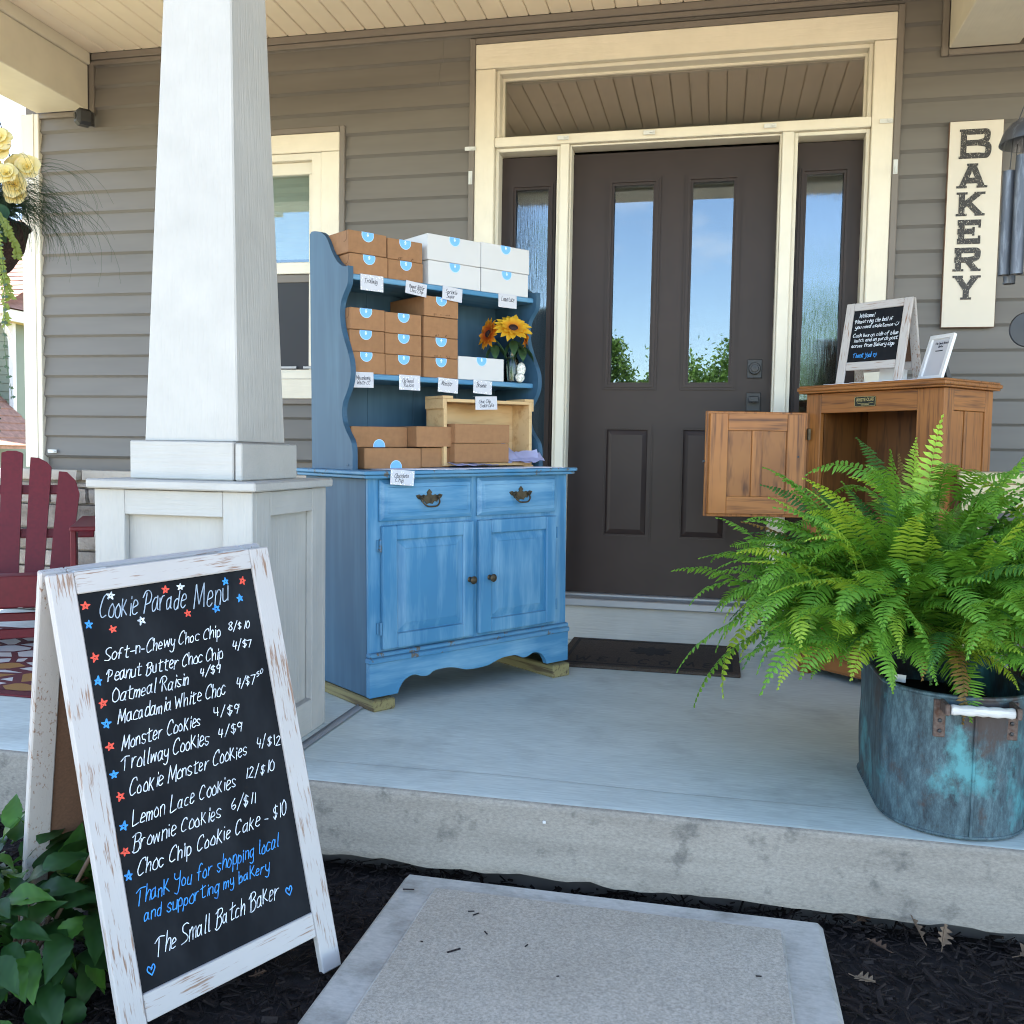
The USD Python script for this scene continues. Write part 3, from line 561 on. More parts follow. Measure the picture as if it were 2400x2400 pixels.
M['brass_dark'] = surf('brass_dark', (.085, .065, .04), var=.4, scale=(40, 40, 40), rough=.42, metallic=.7)
H = thing('blue_hutch', 'distressed blue wooden hutch with open shelves above two drawers and two doors', 'hutch', M=HM)
hz, hxm, hsd = M['hutch_z'], M['hutch_x'], M['hutch_side']
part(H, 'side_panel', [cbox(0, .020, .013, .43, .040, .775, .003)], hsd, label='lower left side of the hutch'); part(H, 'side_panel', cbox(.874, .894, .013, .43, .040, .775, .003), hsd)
part(H, 'face_frame', ext_y(sbox(0.0, .158, .894, .775), .001, .012), hz)
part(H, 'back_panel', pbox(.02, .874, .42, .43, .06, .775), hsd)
def drawer(x0, x1, z0, z1, px, pz):
    d = part(H, 'drawer', [cbox(x0, x1, -.009, .0005, z0, z1, .003), frustum(x0 + .003, x1 - .003, z0 + .003, z1 - .003, -.009, -.016, .011), frustum(x0 + .026, x1 - .026, z0 + .026, z1 - .026, -.0162, -.0178, .002)], hxm)
    pl = Polygon([(0, .030), (.010, .020), (.006, .013), (.014, .008), (.024, .012), (.034, .008), (.042, .013), (.054, .010), (.050, .003), (.044, -.002), (.036, -.004), (.030, -.013), (.020, -.010), (.012, -.020), (0, -.016)])
    pl = unary_union([pl, affinity.scale(pl, -1, 1, origin=(0, 0))]).buffer(.0006)
    q = part(d, 'pull_plate', mv(ext_y(pl, -.0035, 0), (px, -.0178, pz)), M['brass_dark'])
    b_ = spline([(-.036, -.0, .004), (-.034, -.011, -.014), (-.020, -.016, -.026), (0, -.017, -.028), (.020, -.016, -.026), (.034, -.011, -.014), (.036, -.0, .004)], 6)
    part(d, 'bail_handle', mv(tube(b_, .0030, 8), (px, -.022, pz)), M['brass_dark'], smooth=True)
    part(d, 'pull_post', [lathe([(0, .013), (.006, .011), (.0065, 0)], 10, (px + s * .036, -.0205, pz + .004), 'y') for s in (-1, 1)], M['brass_dark'], smooth=True)
drawer(.040, .4235, .6315, .770, .232, .704); drawer(.449, .830, .6315, .770, .644, .704)
def hdoor(x0, x1, z0, z1, pn, kx, hxs):
    a, b_, c_, d_ = pn; D = part(H, 'door', [cbox(x0, a, -.018, .0005, z0, z1, .004), cbox(b_, x1, -.018, .0005, z0, z1, .004), cbox(a, b_, -.0178, .0005, z0, c_, .003), cbox(a, b_, -.0178, .0005, d_, z1, .003)], hz)
    part(D, 'raised_panel', cat([pbox(a, b_, -.006, .0, c_, d_), frustum(a + .004, b_ - .004, c_ + .004, d_ - .004, -.006, -.0145, .024), frustum(a + .030, b_ - .030, c_ + .030, d_ - .030, -.0146, -.0158, .002)]), hz)
    part(D, 'knob', lathe([(0, .030), (.010, .029), (.0145, .025), (.0135, .020), (.007, .016), (.006, .004), (.010, 0)], 18, (kx, -.018, .4065), 'y'), M['brass_dark'], smooth=40)
    for z in (.551, .272): part(D, 'hinge', [lathe([(.0001, -.022), (.0042, -.021), (.0042, .021), (.0001, .022)], 8, (hxs, -.012, z)), cbox(hxs - .010, hxs + .009, -.004, -.001, z - .019, z + .019, .001)], M['hutch_worn'], smooth=35)
hdoor(.046, .427, .200, .617, (.104, .382, .251, .567), .408, .040); hdoor(.4515, .829, .2035, .617, (.510, .778, .254, .567), .498, .835)
part(H, 'base_moulding', [cbox(-.008, .902, -.020, .012, .157, .176, .004), cbox(-.004, .898, -.016, .012, .1765, .192, .006)], M['hutch_worn'])
half = [(0, .043), (.106, .043), (.112, .058), (.128, .080), (.150, .093), (.176, .097), (.205, .087), (.232, .086), (.256, .098), (.290, .101), (.330, .099), (.366, .090), (.398, .081), (.447, .078)]
pr = spline(half[2:], 4).tolist(); lower = half[:2] + pr; lower += [(.894 - x, z) for x, z in lower[::-1][1:]]
part(H, 'base_skirt', ext_y(Polygon([(-.004, .043)] + lower[1:-1] + [(.898, .043), (.898, .1565), (-.004, .1565)]), -.012, .010), hxm)
part(H, 'counter_top', [cbox(-.030, .924, -.032, .455, .787, .800, .005), cbox(-.022, .916, -.024, .455, .775, .7865, .004)], M['hutch_worn'])
LO = [(.409, 1.630), (.391, 1.637), (.355, 1.632), (.319, 1.620), (.284, 1.595), (.255, 1.552), (.222, 1.514), (.188, 1.492), (.163, 1.484), (.142, 1.484)]
LO2 = [(.142, 1.452), (.147, 1.423), (.171, 1.396), (.190, 1.370), (.198, 1.332), (.192, 1.290), (.173, 1.245), (.150, 1.203), (.133, 1.164), (.130, 1.126), (.138, 1.093), (.157, 1.063), (.182, 1.030), (.191, .997), (.183, .961), (.159, .927), (.132, .897), (.122, .862), (.122, .8005)]
prof = spline(LO, 4).tolist() + spline(LO2, 4).tolist() + [(.409, .8005)]
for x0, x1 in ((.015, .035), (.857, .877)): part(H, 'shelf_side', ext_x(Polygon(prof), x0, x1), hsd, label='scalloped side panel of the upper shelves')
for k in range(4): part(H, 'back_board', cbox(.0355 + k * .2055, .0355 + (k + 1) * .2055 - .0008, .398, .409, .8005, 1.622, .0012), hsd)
for z0, z1 in ((1.4446, 1.4634), (1.111, 1.130)): part(H, 'shelf', cbox(.0355, .8565, .158, .397, z0, z1, .003), M['hutch_x'])
part(H, 'screw', [lathe([(0, .002), (.003, .0015), (.0033, 0)], 8, (.014, .15 + .0 * k, .815), 'x') for k in range(1)], M['alu'])
def hw(x, y, z): return np.array(HM[3]) + x * np.array(HM[0]) + y * np.array(HM[1]) + z * np.array(HM[2])
def hthing(name, label, catg, x, y, z, turn=0.0, group=None):
    c_, s_ = math.cos(turn), math.sin(turn); B = np.array(HM[:3]); rows_ = np.array([[c_, s_, 0], [-s_, c_, 0], [0, 0, 1.0]]) @ B
    return thing(name, label, catg, M=(*rows_, hw(x, y, z)), group=group)
M['timber'] = layered('timber', (.20, .165, .07), (.10, .07, .035), (60, 3, 60), .52, .62, bump=.3, rough=.8, base2=(.26, .22, .10))
for (x, y0, y1, lab) in ((.040, -.033, .46, 'left treated timber block lying under the near foot of the blue hutch'), (.845, -.035, .46, 'right treated timber block under the far front foot of the blue hutch beside the doormat')):
    t = hthing('timber_block', lab, 'timber', x, 0, .0)
    zt_ = .0; single_m = cbox(-.044, .044, y0, y1, -.0005, .0375, .005)
    v = np.asarray(single_m.vertices); v[:, 2] = np.where(v[:, 2] < .02, v[:, 2] - (x * .0154 if x > .5 else 0), v[:, 2])
    part(t, 'timber', single_m, M['timber'])

# boxes of cookies
M['kraft'] = surf('kraft', (.30, .150, .066), var=.10, scale=(45, 45, 45), detail=8.0, rough=.8, bump=.05, bscale=(200, 200, 200), per_object=.06)
M['whitebox'] = surf('whitebox', (.60, .59, .57), var=.02, rough=.55, per_object=.02)
M['sticker'] = plain('sticker', (.17, .44, .86), .4); M['sticker_ring'] = plain('sticker_ring', (.42, .66, .93), .4); M['sticker_mark'] = plain('sticker_mark', (.85, .87, .90), .4)
M['slot'] = plain('slot', (.10, .045, .02), .9)
M['smudge'] = plain('smudge', (.16, .075, .035), .9)
def cookie_box(label, x0, x1, y, z0, z1, mat='kraft', st='top', depth=.225, turn=0.0, tab=False, group=None, smudge=False, sx=None):
    w, h = x1 - x0, z1 - z0 - .0008; t = hthing('bakery_box', label, 'box', x0, y, z0, turn, group)
    m = cbox(0, w, 0, depth, 0, h, .0016)
    part(t, 'carton', m, M[mat])
    part(t, 'lid_flap', cbox(.001, w - .001, -.0009, -.0001, h * .02, h - .001, .0004), M[mat])
    if st:
        r = .0245; cx = sx if sx else w * .5; cz = (h - .008) if st == 'top' else .004
        clip = sbox(cx - .05, 0.0006, cx + .05, h - .0006); d0 = Point(cx, cz).buffer(r, quad_segs=10).intersection(clip); d1 = Point(cx, cz).buffer(r - .0022, quad_segs=10).intersection(clip)
        s = part(t, 'sticker', ext_y(d0, -.0013, -.0009), M['sticker_ring']); part(s, 'sticker_face', ext_y(d1, -.0016, -.0013), M['sticker'])
        if st == 'top':
            mk = unary_union([Point(cx + a, cz + b_).buffer(c_, quad_segs=3) for a, b_, c_ in ((-.003, -.001, .0016), (-.001, -.002, .0017), (.001, -.002, .0017), (.003, -.001, .0016), (0, -.006, .0012), (.002, -.0062, .0011), (-.002, -.0062, .0011), (.0, .003, .0022))]).intersection(clip)
            part(s, 'emblem', ext_y(mk, -.0019, -.0016), M['sticker_mark'])
            part(t, 'sticker_top', mv(ext(Point(cx, .004).buffer(r, quad_segs=10).intersection(sbox(cx - .05, 0, cx + .05, .03)), .0003), (0, 0, h)), M['sticker_ring'])
    if tab:
        a = spline([(.030, h * .50), (.016, h * .56), (.010, h * .72), (.010, h * .98)], 5); part(t, 'tab_slot', ext_x(LineString(a).buffer(.0007, quad_segs=2), -.0004, .0002), M['slot'])
    if smudge:
        for k in range(9):
            cx = R.gauss(w * (.35 if k < 6 else .7), .008); part(t, 'grease_spot', ext_y(affinity.scale(Point(cx, .004 + R.random() * .006).buffer(.0022, quad_segs=2), 1, 1.2), -.0011, -.0009), M['smudge'])
    return t
S1, S2, ZC = 1.4636, 1.1302, .8005
gk = None
cookie_box('brown cookie box at the left end of the top shelf, upper of two', .031, .183, .166, S1 + .0715, S1 + .147, tab=True, turn=.02, depth=.205)
cookie_box('brown cookie box at the left end of the top shelf, lower of two', .037, .187, .168, S1, S1 + .071, tab=True, depth=.205)
cookie_box('smudged brown cookie box in the second stack of the top shelf, upper of two', .1885, .334, .170, S1 + .0705, S1 + .143, smudge=True)
cookie_box('brown cookie box in the second stack of the top shelf, lower of two', .190, .336, .169, S1, S1 + .070)
cookie_box('white bakery box next to the brown stacks on the top shelf, upper of two', .354, .5955, .166, S1 + .0885, S1 + .182, 'whitebox', depth=.21)
cookie_box('white bakery box next to the brown stacks on the top shelf, lower of two', .358, .5955, .167, S1, S1 + .088, 'whitebox', depth=.21)
cookie_box('white bakery box at the right end of the top shelf, upper of two', .598, .838, .166, S1 + .0895, S1 + .185, 'whitebox', depth=.21)
cookie_box('white bakery box at the right end of the top shelf, lower of two', .600, .834, .167, S1, S1 + .089, 'whitebox', depth=.21, sx=.124)
for k, nm in enumerate(('bottom', 'middle', 'top')):
    cookie_box(f'brown cookie box, {nm} of three in the left stack of the middle shelf', .0365, .1735, .167 + .002 * (k % 2), S2 + .0745 * k, S2 + .0745 * k + .074, tab=True, sx=.061)
    cookie_box(f'brown cookie box, {nm} of three in the second stack of the middle shelf', .176, .328, .168, S2 + .0735 * k, S2 + .0735 * k + .073)
for k, nm in enumerate(('bottom', 'second lowest', 'third', 'top')):
    cookie_box(f'brown cookie box, {nm} of four in the tall middle-shelf stack' + (', without a sticker' if k == 2 else ''), .338, .491, .167 - .002 * (k == 3), S2 + .0735 * k, S2 + .0735 * k + .0728, st=None if k == 2 else 'top', smudge=k in (1, 2, 3))
cookie_box('single white bakery box lying on the middle shelf beside the flowers', .493, .712, .167, S2, S2 + .087, 'whitebox', depth=.18)
cookie_box('brown cookie box on the counter at the left, lower one with a card below it', .070, .304, .137, ZC + .0018, ZC + .0745, st='bottom', sx=.128)
cookie_box('brown cookie box on the counter at the left, upper one pushed back', .045, .275, .182, ZC + .0755, ZC + .149, st='bottom', sx=.112, depth=.21)
cookie_box('plain brown box on the counter in the middle, lower of two', .3065, .433, .137, ZC + .004, ZC + .0755, st=None, depth=.2)
cookie_box('plain brown box on the counter in the middle, upper of two', .277, .433, .125, ZC + .0775, ZC + .152, st=None, turn=-.02, depth=.2)
cookie_box('plain brown cake box in the wooden crate, lower of two', .427, .684, .100, ZC + .0205, ZC + .0915, st=None, depth=.118)
cookie_box('plain brown cake box in the wooden crate, upper of two', .428, .685, .098, ZC + .092, ZC + .163, st=None, depth=.12)

# crate lying on its side
M['pine'] = layered('pine', (.55, .36, .17), (.40, .22, .09), (4, 30, 30), .50, .75, bump=.1, rough=.6, base2=(.62, .43, .22))
cr = hthing('wooden_crate', 'pale pine crate lying on its side at the right of the hutch counter', 'crate', .395, .122, ZC)
cw, ch, cd = .425, .262, .112
part(cr, 'crate_side', cbox(0, .014, 0, cd, .008, ch - .008, .001), M['pine']); part(cr, 'crate_side', cbox(cw - .014, cw, 0, cd, .008, ch - .008, .001), M['pine'])
part(cr, 'crate_top', cbox(.0145, cw - .0145, .0, cd, ch - .020, ch - .008, .001), M['pine']); part(cr, 'crate_bottom', cbox(.0145, cw - .0145, .0, cd, .008, .019, .001), M['pine'])
part(cr, 'crate_back', cbox(.0145, cw - .0145, cd - .010, cd - .001, .0195, ch - .0205, .001), M['pine'])
for (x0, x1, z0, z1) in ((-.006, .040, ch - .008, ch + .002), (-.006, -.0005, ch - .045, ch - .0085), (cw - .040, cw + .006, ch - .008, ch + .002), (cw + .0005, cw + .006, ch - .045, ch - .0085), (cw - .040, cw + .006, 0, .0078)):
    part(cr, 'corner_strip', cbox(x0, x1, -.003, cd, z0, z1, .001), M['pine'])

# cards
M['card'] = surf('card', (.56, .56, .585), var=.03, rough=.7)
M['dot'] = plain('dot', (.55, .48, .50), .6); M['dot2'] = plain('dot2', (.90, .91, .92), .35)
def card(lines, x, y, z, w, h, tilt, lab, dots='dot', seed=0):
    t = hthing('name_card', lab, 'card', x, y, z)
    ca, sa = math.cos(tilt), math.sin(tilt)
    def pm(m, d=0): v, f = arr(m); v = v.copy(); xx = v[:, 0] * ca - v[:, 2] * sa; zz = v[:, 0] * sa + v[:, 2] * ca; return trimesh.Trimesh(np.stack([xx, v[:, 1] - .10 * v[:, 2] * 0, zz], 1), f, process=False)
    part(t, 'paper', pm(cbox(0, w, -.0006, 0, -h, .002, .0002)), M['card'])
    part(t, 'fold', pm(cbox(0, w, 0, .014, .0012, .002, .0002)), M['card'])
    rr = random.Random(seed)
    for k, ln in enumerate(lines):
        hh = .0135 if len(lines) > 1 else .0175; wd = min(w * .72, .0048 * len(ln) + .014)
        pl = hand(ln, w * .15 + .004 * (k % 2), -h * (.44 if len(lines) == 1 else .40 + .32 * k) - .004, wd, hh, .00062, .001, .2, seed + k)
        part(t, 'lettering', pm(mv(ext_y(pl, -.0011, -.0006), (0, 0, 0))), M['ink_black'])
    ds = []
    for k in range(34):
        e = rr.random(); u = rr.random(); px, pz = ((u * w, -rr.random() * h * .16) if e < .3 else (u * w, -h + rr.random() * h * .14) if e < .6 else (rr.random() * w * .10, -u * h) if e < .8 else (w - rr.random() * w * .1, -u * h))
        ds.append(Point(min(max(px, .002), w - .002), max(pz, -h + .002)).buffer(.0010 if dots == 'dot' else .0015, quad_segs=2))
    part(t, 'dots', pm(ext_y(unary_union(ds), -.0009, -.0006)), M[dots], kind='stuff')
card(['Trollway'], .071, .157, 1.464, .091, .052, .0, 'white card reading Trollway hanging from the top shelf', 'dot2', 1)
card(['Peanut Butter', 'Choc Chip'], .256, .157, 1.464, .090, .043, -.09, 'white card reading Peanut Butter Choc Chip on the top shelf edge', 'dot', 2)
card(['Sprinkle', 'Sugar'], .415, .157, 1.463, .090, .047, -.07, 'white card with two short lines below the left white boxes of the top shelf', 'dot', 3)
card(['Lemon Lace'], .676, .157, 1.463, .091, .050, .0, 'white card reading Lemon Lace at the right end of the top shelf', 'dot', 4)
card(['Macadamia', 'White CC'], .037, .157, 1.131, .083, .051, .02, 'white card reading Macadamia White on the middle shelf edge', 'dot', 5)
card(['Oatmeal', 'Raisin'], .225, .157, 1.131, .090, .051, .0, 'white card reading Oatmeal Raisin on the middle shelf edge', 'dot2', 6)
card(['Monster'], .395, .157, 1.130, .091, .050, -.05, 'white card below the stack of four boxes on the middle shelf', 'dot2', 7)
card(['Brownie'], .557, .157, 1.130, .090, .049, -.05, 'white card reading Brownie on the middle shelf edge', 'dot2', 8)
card(['Choc Chip', 'Cookie Cake'], .535, .118, 1.064, .104, .048, .04, 'white card reading Choc Chip Cookie Cake on the pine crate', 'dot', 9)
card(['Chocolate', 'Chip'], .068, -.034, .803, .094, .048, -.08, 'white card reading Chocolate Chip hanging over the counter edge', 'dot2', 10)

# paper runner and tissue
M['paper'] = surf('paper', (.74, .76, .84), var=.04, rough=.8)
M['tissue'] = surf('tissue', (.55, .56, .82), var=.12, scale=(14, 14, 14), rough=.8, trans=(.4, .4, .6))
t = hthing('paper_runner', 'white lacy paper runner along the front of the hutch counter', 'paper', 0, 0, ZC)
xs = np.linspace(.10, .86, 90); lo = [(x, -.030 + .006 * math.sin(x * 95) + .004 * R.random()) for x in xs]; hi = [(x, .34) for x in xs[::-1]]
mm = ext(Polygon(lo + hi), .0012); part(t, 'sheet', mv(mm, (0, 0, .0004)), M['paper'])
def crumple(pts, nu=14, nv=10, amp=.006, seed=0):
    P = np.array(pts, float); u = np.linspace(0, 1, nu)[:, None, None]; v = np.linspace(0, 1, nv)[None, :, None]
    g = (1 - u) * (1 - v) * P[0] + u * (1 - v) * P[1] + u * v * P[2] + (1 - u) * v * P[3]
    n = meshkit.fbm(np.stack([g[..., 0] * 40, g[..., 1] * 40, g[..., 2] * 40], -1), 2, seed) - .5; g = g + n[..., None] * amp * 4 * np.array([.3, .6, 1.0])
    q = np.arange(nu * nv).reshape(nu, nv); f = np.stack([q[:-1, :-1], q[1:, :-1], q[1:, 1:], q[:-1, 1:]], -1).reshape(-1, 4)
    return trimesh.Trimesh(g.reshape(-1, 3), np.vstack([f[:, [0, 1, 2]], f[:, [0, 2, 3]]]), process=False)
t = hthing('tissue_paper', 'crumpled pale lilac tissue paper spilling out of the crate at the right', 'tissue paper', .0, 0, ZC)
for k, q in enumerate(([(.692, .11, .022), (.83, .09, .022), (.84, .115, .070), (.695, .15, .050)], [(.690, .10, .022), (.76, .09, .018), (.74, .17, .080), (.690, .20, .150)], [(.70, .09, .020), (.85, .08, .030), (.86, .12, .058), (.74, .14, .040)])):
    part(t, 'tissue_fold', crumple(q, seed=k), M['tissue'], smooth=True)
single_t = hthing('tissue_paper', 'flat strip of lilac tissue paper under the cake boxes', 'tissue paper', 0, 0, ZC)
part(single_t, 'tissue_fold', crumple([(.405, .055, .010), (.60, .050, .012), (.60, .12, .014), (.405, .12, .019)], amp=.005, seed=9), M['tissue'], smooth=True)

# jar of sunflowers
M['jar_glass'] = usdkit.material(stage, '/World/Looks/jar_glass', {'t': ('transparent_bsdf', {'color': (.86, .92, .90)}), 'g': ('glossy_bsdf', {'color': (1, 1, 1), 'roughness': .03}), 'fr': ('fresnel', {'IOR': 1.5}), 'mx': ('mix_closure', {})}, [('fr.fac', 'mx.fac'), ('t.BSDF', 'mx.closure1'), ('g.BSDF', 'mx.closure2')], surface='mx.closure')
JX, JY = .772, .190
j = hthing('glass_jar', 'small clear glass jar holding the sunflowers on the middle shelf', 'jar', JX, JY, S2)
part(j, 'jar_glass', lathe([(0, .001), (.028, .001), (.031, .006), (.032, .060), (.028, .085), (.022, .097), (.020, .104), (.0225, .108), (.0225, .120), (.0205, .121), (.0205, .108), (.018, .103), (.020, .096), (.026, .084), (.030, .060), (.029, .008), (0, .004)], 28), M['jar_glass'], smooth=50)
M['egg'] = surf('egg', (.52, .52, .42), c2=(.80, .80, .74), scale=(160, 160, 160), lo=.42, hi=.55, rough=.5)
def ellips(rx, ry, rz, o): m = trimesh.creation.icosphere(3); return trimesh.Trimesh(np.asarray(m.vertices) * (rx, ry, rz) + np.array(o), m.faces, process=False)
e = hthing('speckled_stone', 'upper speckled white stone in front of the flower jar', 'stone', JX + .010, JY - .045, S2); part(e, 'stone', ellips(.018, .016, .026, (0.004, .004, .052)), M['egg'], smooth=True)
e = hthing('speckled_stone', 'lower speckled white stone sitting on the shelf before the flower jar', 'stone', JX + .004, JY - .045, S2); part(e, 'stone', ellips(.019, .017, .019, (0, 0, .0185)), M['egg'], smooth=True)
M['petal'] = usdkit.material(stage, '/World/Looks/petal', {'at': ('attribute', {'attribute': 'tone'}), 'r': ('rgb_ramp', {'ramp': [(0, (.50, .08, .01)), (.35, (.72, .22, .012)), (.6, (.85, .42, .015)), (1, (.90, .55, .03))]}), 'p': ('principled_bsdf', {'roughness': .6}), 't': ('translucent_bsdf', {'color': (.8, .4, .02)}), 'mx': ('mix_closure', {'fac': .25})}, [('at.fac', 'r.fac'), ('r.color', 'p.base_color'), ('p.BSDF', 'mx.closure1'), ('t.BSDF', 'mx.closure2')], surface='mx.closure')
M['disc'] = surf('disc', (.030, .012, .010), var=.5, scale=(300, 300, 300), rough=.9, bump=.6, bscale=(300, 300, 300))
M['stem'] = surf('stem', (.045, .10, .025), var=.2, rough=.6)
M['flower_leaf'] = surf('flower_leaf', (.028, .065, .022), var=.35, scale=(40, 40, 40), rough=.55)
def petal(L, W, bend, n=6):
    t = np.linspace(0, 1, n); w = W * np.sin(PI * np.clip(t * .93 + .07, 0, 1)) ** .8; z = bend * t**2 * L
    v = np.vstack([np.stack([t * L, s * w / 2, z + (.10 * w if s else -.05 * w)], 1) for s in (-1, 0, 1)]); f = []
    for i in range(n - 1):
        for r_ in (0, 1): a = r_ * n + i; f += [[a, a + 1, a + n + 1], [a, a + n + 1, a + n]]
    return v, np.array(f), np.tile(t, 3)
def colored(parent, name, mesh, tone, mat):
    p = parent + '/' + numbered(parent, name); m = usdkit.mesh(stage, p, mesh, mat, smooth=True)
    UsdGeom.PrimvarsAPI(m).CreatePrimvar('tone', Sdf.ValueTypeNames.FloatArray, 'vertex').Set([float(x) for x in tone]); return p
def sunflower(lab, x, y, z, nrm, rad, dull=0.0, seed=0):
    t = hthing('sunflower', lab, 'flower', JX, JY, S2 + .02); o = np.array([x, y, z]) - np.array([JX, JY, S2 + .02]); n = np.array(nrm, float); n /= np.linalg.norm(n)
    a = np.cross(n, [0, 0, 1.0]); a /= np.linalg.norm(a); b_ = np.cross(n, a); rr = random.Random(seed)
    for ringk, (cnt, L, tilt) in enumerate(((17, rad, .10), (13, rad * .72, .42))):
        for k in range(cnt):
            v, f, tt = petal(L - rad * .2, rad * .34, rr.uniform(-.25, .05)); an = 2 * PI * (k + .5 * ringk + rr.uniform(-.2, .2)) / cnt; ti = tilt + rr.uniform(-.12, .12)
            d = math.cos(an) * a + math.sin(an) * b_; s_ = np.cross(n, d); rd_ = math.cos(ti) * d + math.sin(ti) * n; nn_ = math.cos(ti) * n - math.sin(ti) * d
            w_ = o + d * rad * .16 + v[:, :1] * rd_ + v[:, 1:2] * s_ + v[:, 2:] * nn_
            colored(t, 'petal', (w_, f), np.clip(tt * 1.05 - dull - .12 * ringk, 0, 1), M['petal'])
    dm = lathe([(0, .010), (rad * .14, .009), (rad * .22, .004), (rad * .24, -.002)], 18); dv, df_ = arr(dm); part(t, 'flower_disc', trimesh.Trimesh(o + dv[:, :1] * a + dv[:, 1:2] * b_ + dv[:, 2:] * n, df_, process=False), M['disc'], smooth=True)
    part(t, 'stem', tube(spline([(0.0, 0.0, -.012), (o[0] * .12, o[1] * .12, .05), (o[0] * .45, o[1] * .45, .12), tuple(o - n * .004)], 6), .0022, 6), M['stem'], smooth=True)
    for k in range(3):
        v, f, tt = petal(.075, .036, -.4); an = seed * 2.1 + k * 2.1; d = np.array([math.cos(an), math.sin(an) * .5 - .3, -.5]); d /= np.linalg.norm(d); s_ = np.cross([0, 0, 1.0], d); s_ /= np.linalg.norm(s_); n2 = np.cross(d, s_)
        part(t, 'leaf', (o * .75 + np.array([0, 0, .0]) + v[:, :1] * d + v[:, 1:2] * s_ + v[:, 2:] * n2, f), M['flower_leaf'], smooth=True)
sunflower('front bright yellow sunflower in the glass jar', .745, .150, 1.338, (-.35, -.62, .75), .082, -.30, 1)
sunflower('left orange-tinged sunflower behind the bright one', .690, .235, 1.318, (-.95, .10, .25), .068, .28, 2)
sunflower('right drooping sunflower at the hutch side panel', .812, .160, 1.312, (.80, -.60, -.05), .056, .18, 3)

# ------------------------------------------------------------------ oak ice chest and what stands on it
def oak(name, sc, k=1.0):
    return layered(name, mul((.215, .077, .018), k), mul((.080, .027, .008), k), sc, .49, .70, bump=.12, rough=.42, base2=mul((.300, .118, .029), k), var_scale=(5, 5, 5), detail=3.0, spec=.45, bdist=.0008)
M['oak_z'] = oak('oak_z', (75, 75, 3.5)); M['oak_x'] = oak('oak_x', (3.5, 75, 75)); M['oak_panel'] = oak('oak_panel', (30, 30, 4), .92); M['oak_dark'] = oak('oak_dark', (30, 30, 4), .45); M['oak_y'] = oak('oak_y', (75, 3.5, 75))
M['oak_door_z'] = oak('oak_door_z', (62, 62, 3), 1.45); M['oak_door_x'] = oak('oak_door_x', (3, 62, 62), 1.45); M['oak_door_panel'] = oak('oak_door_panel', (22, 22, 5), 1.15)
CA = math.radians(-44.5); CP = np.array([1.056, -.37, 0.0]); CW, CD, CZ = .59, .302, 1.1506
ch = thing('oak_ice_chest', 'antique oak ice chest with its upper door swung open behind the big fern', 'cabinet', tuple(CP), CA)
cl = M
for (x0, x1) in ((0, .070), (.486, CW)): part(ch, 'front_stile', cbox(x0, x1, 0, .022, .03, CZ - .031, .002), M['oak_z'])
part(ch, 'front_rail', cbox(.0705, .4855, .0012, .022, 1.043, CZ - .031, .0015), M['oak_x'])
part(ch, 'front_rail', cbox(.0705, .4855, .0012, .022, .590, .650, .0015), M['oak_x']); part(ch, 'front_rail', cbox(.0705, .4855, .0012, .022, .03, .11, .0015), M['oak_x'])
def fpanel(parent, pre, x0, x1, y, z0, z1, st, rl, mid, mats, th=.020, lab=None, extra=None):
    D = part(parent, pre, extra if extra is not None else cbox(x0 + .004, x1 - .004, y + th - .0015, y + th, z0 + .004, z1 - .004, .0005), M[mats[0]], label=lab)
    for a, b_ in ((x0, x0 + st), (x1 - st, x1)): part(D, 'stile', cbox(a, b_, y, y + th - .002, z0, z1, .0018), M[mats[0]])
    for a, b_ in ((z1 - rl, z1), (z0, z0 + rl * 1.05)): part(D, 'rail', cbox(x0 + st + .0004, x1 - st - .0004, y + .0006, y + th - .002, a, b_, .0012), M[mats[1]])
    xm = (x0 + x1) / 2; part(D, 'centre_stile', cbox(xm - mid / 2, xm + mid / 2, y + .002, y + th - .002, z0 + rl * 1.05 + .0004, z1 - rl - .0004, .0012), M[mats[0]])
    for a, b_ in ((x0 + st, xm - mid / 2), (xm + mid / 2, x1 - st)): part(D, 'door_panel', cbox(a + .0004, b_ - .0004, y + .008, y + th - .003, z0 + rl * 1.05, z1 - rl, .001), M[mats[2]])
    return D
fpanel(ch, 'lower_door', .050, .505, -.020, .10, .605, .07, .07, .04, ('oak_z', 'oak_x', 'oak_panel'))
# right side: posts, rails and two panels
for (y0, y1) in ((.0225, .060), (.256, CD)): part(ch, 'side_stile', cbox(CW - .022, CW, y0, y1, .03, CZ - .031, .0015), M['oak_z'])
for (z0, z1) in ((1.043, CZ - .031), (.03, .12)): part(ch, 'side_rail', cbox(CW - .022, CW - .001, .0605, .2555, z0, z1, .0015), M['oak_y'])
for (y0, y1) in ((.0605, .1365), (.1395, .2555)): part(ch, 'side_panel', cbox(CW - .020, CW - .010 + (.004 if y0 > .1 else 0), y0, y1, .1205, 1.0425, .0015), M['oak_z'])
part(ch, 'left_side', cbox(0, .02, .0225, CD, .03, CZ - .031, .001), M['oak_panel'])
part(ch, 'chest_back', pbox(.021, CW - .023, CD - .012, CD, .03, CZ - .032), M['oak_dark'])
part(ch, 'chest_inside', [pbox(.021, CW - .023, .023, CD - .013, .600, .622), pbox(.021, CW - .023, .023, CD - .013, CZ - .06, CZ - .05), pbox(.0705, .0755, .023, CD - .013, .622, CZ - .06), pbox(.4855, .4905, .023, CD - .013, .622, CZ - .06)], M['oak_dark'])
for x, y in ((0, 0), (CW - .05, 0), (0, CD - .05), (CW - .05, CD - .05)): part(ch, 'chest_foot', cbox(x, x + .05, y, y + .05, 0, .0295, .003), M['oak_z'])
tp = []
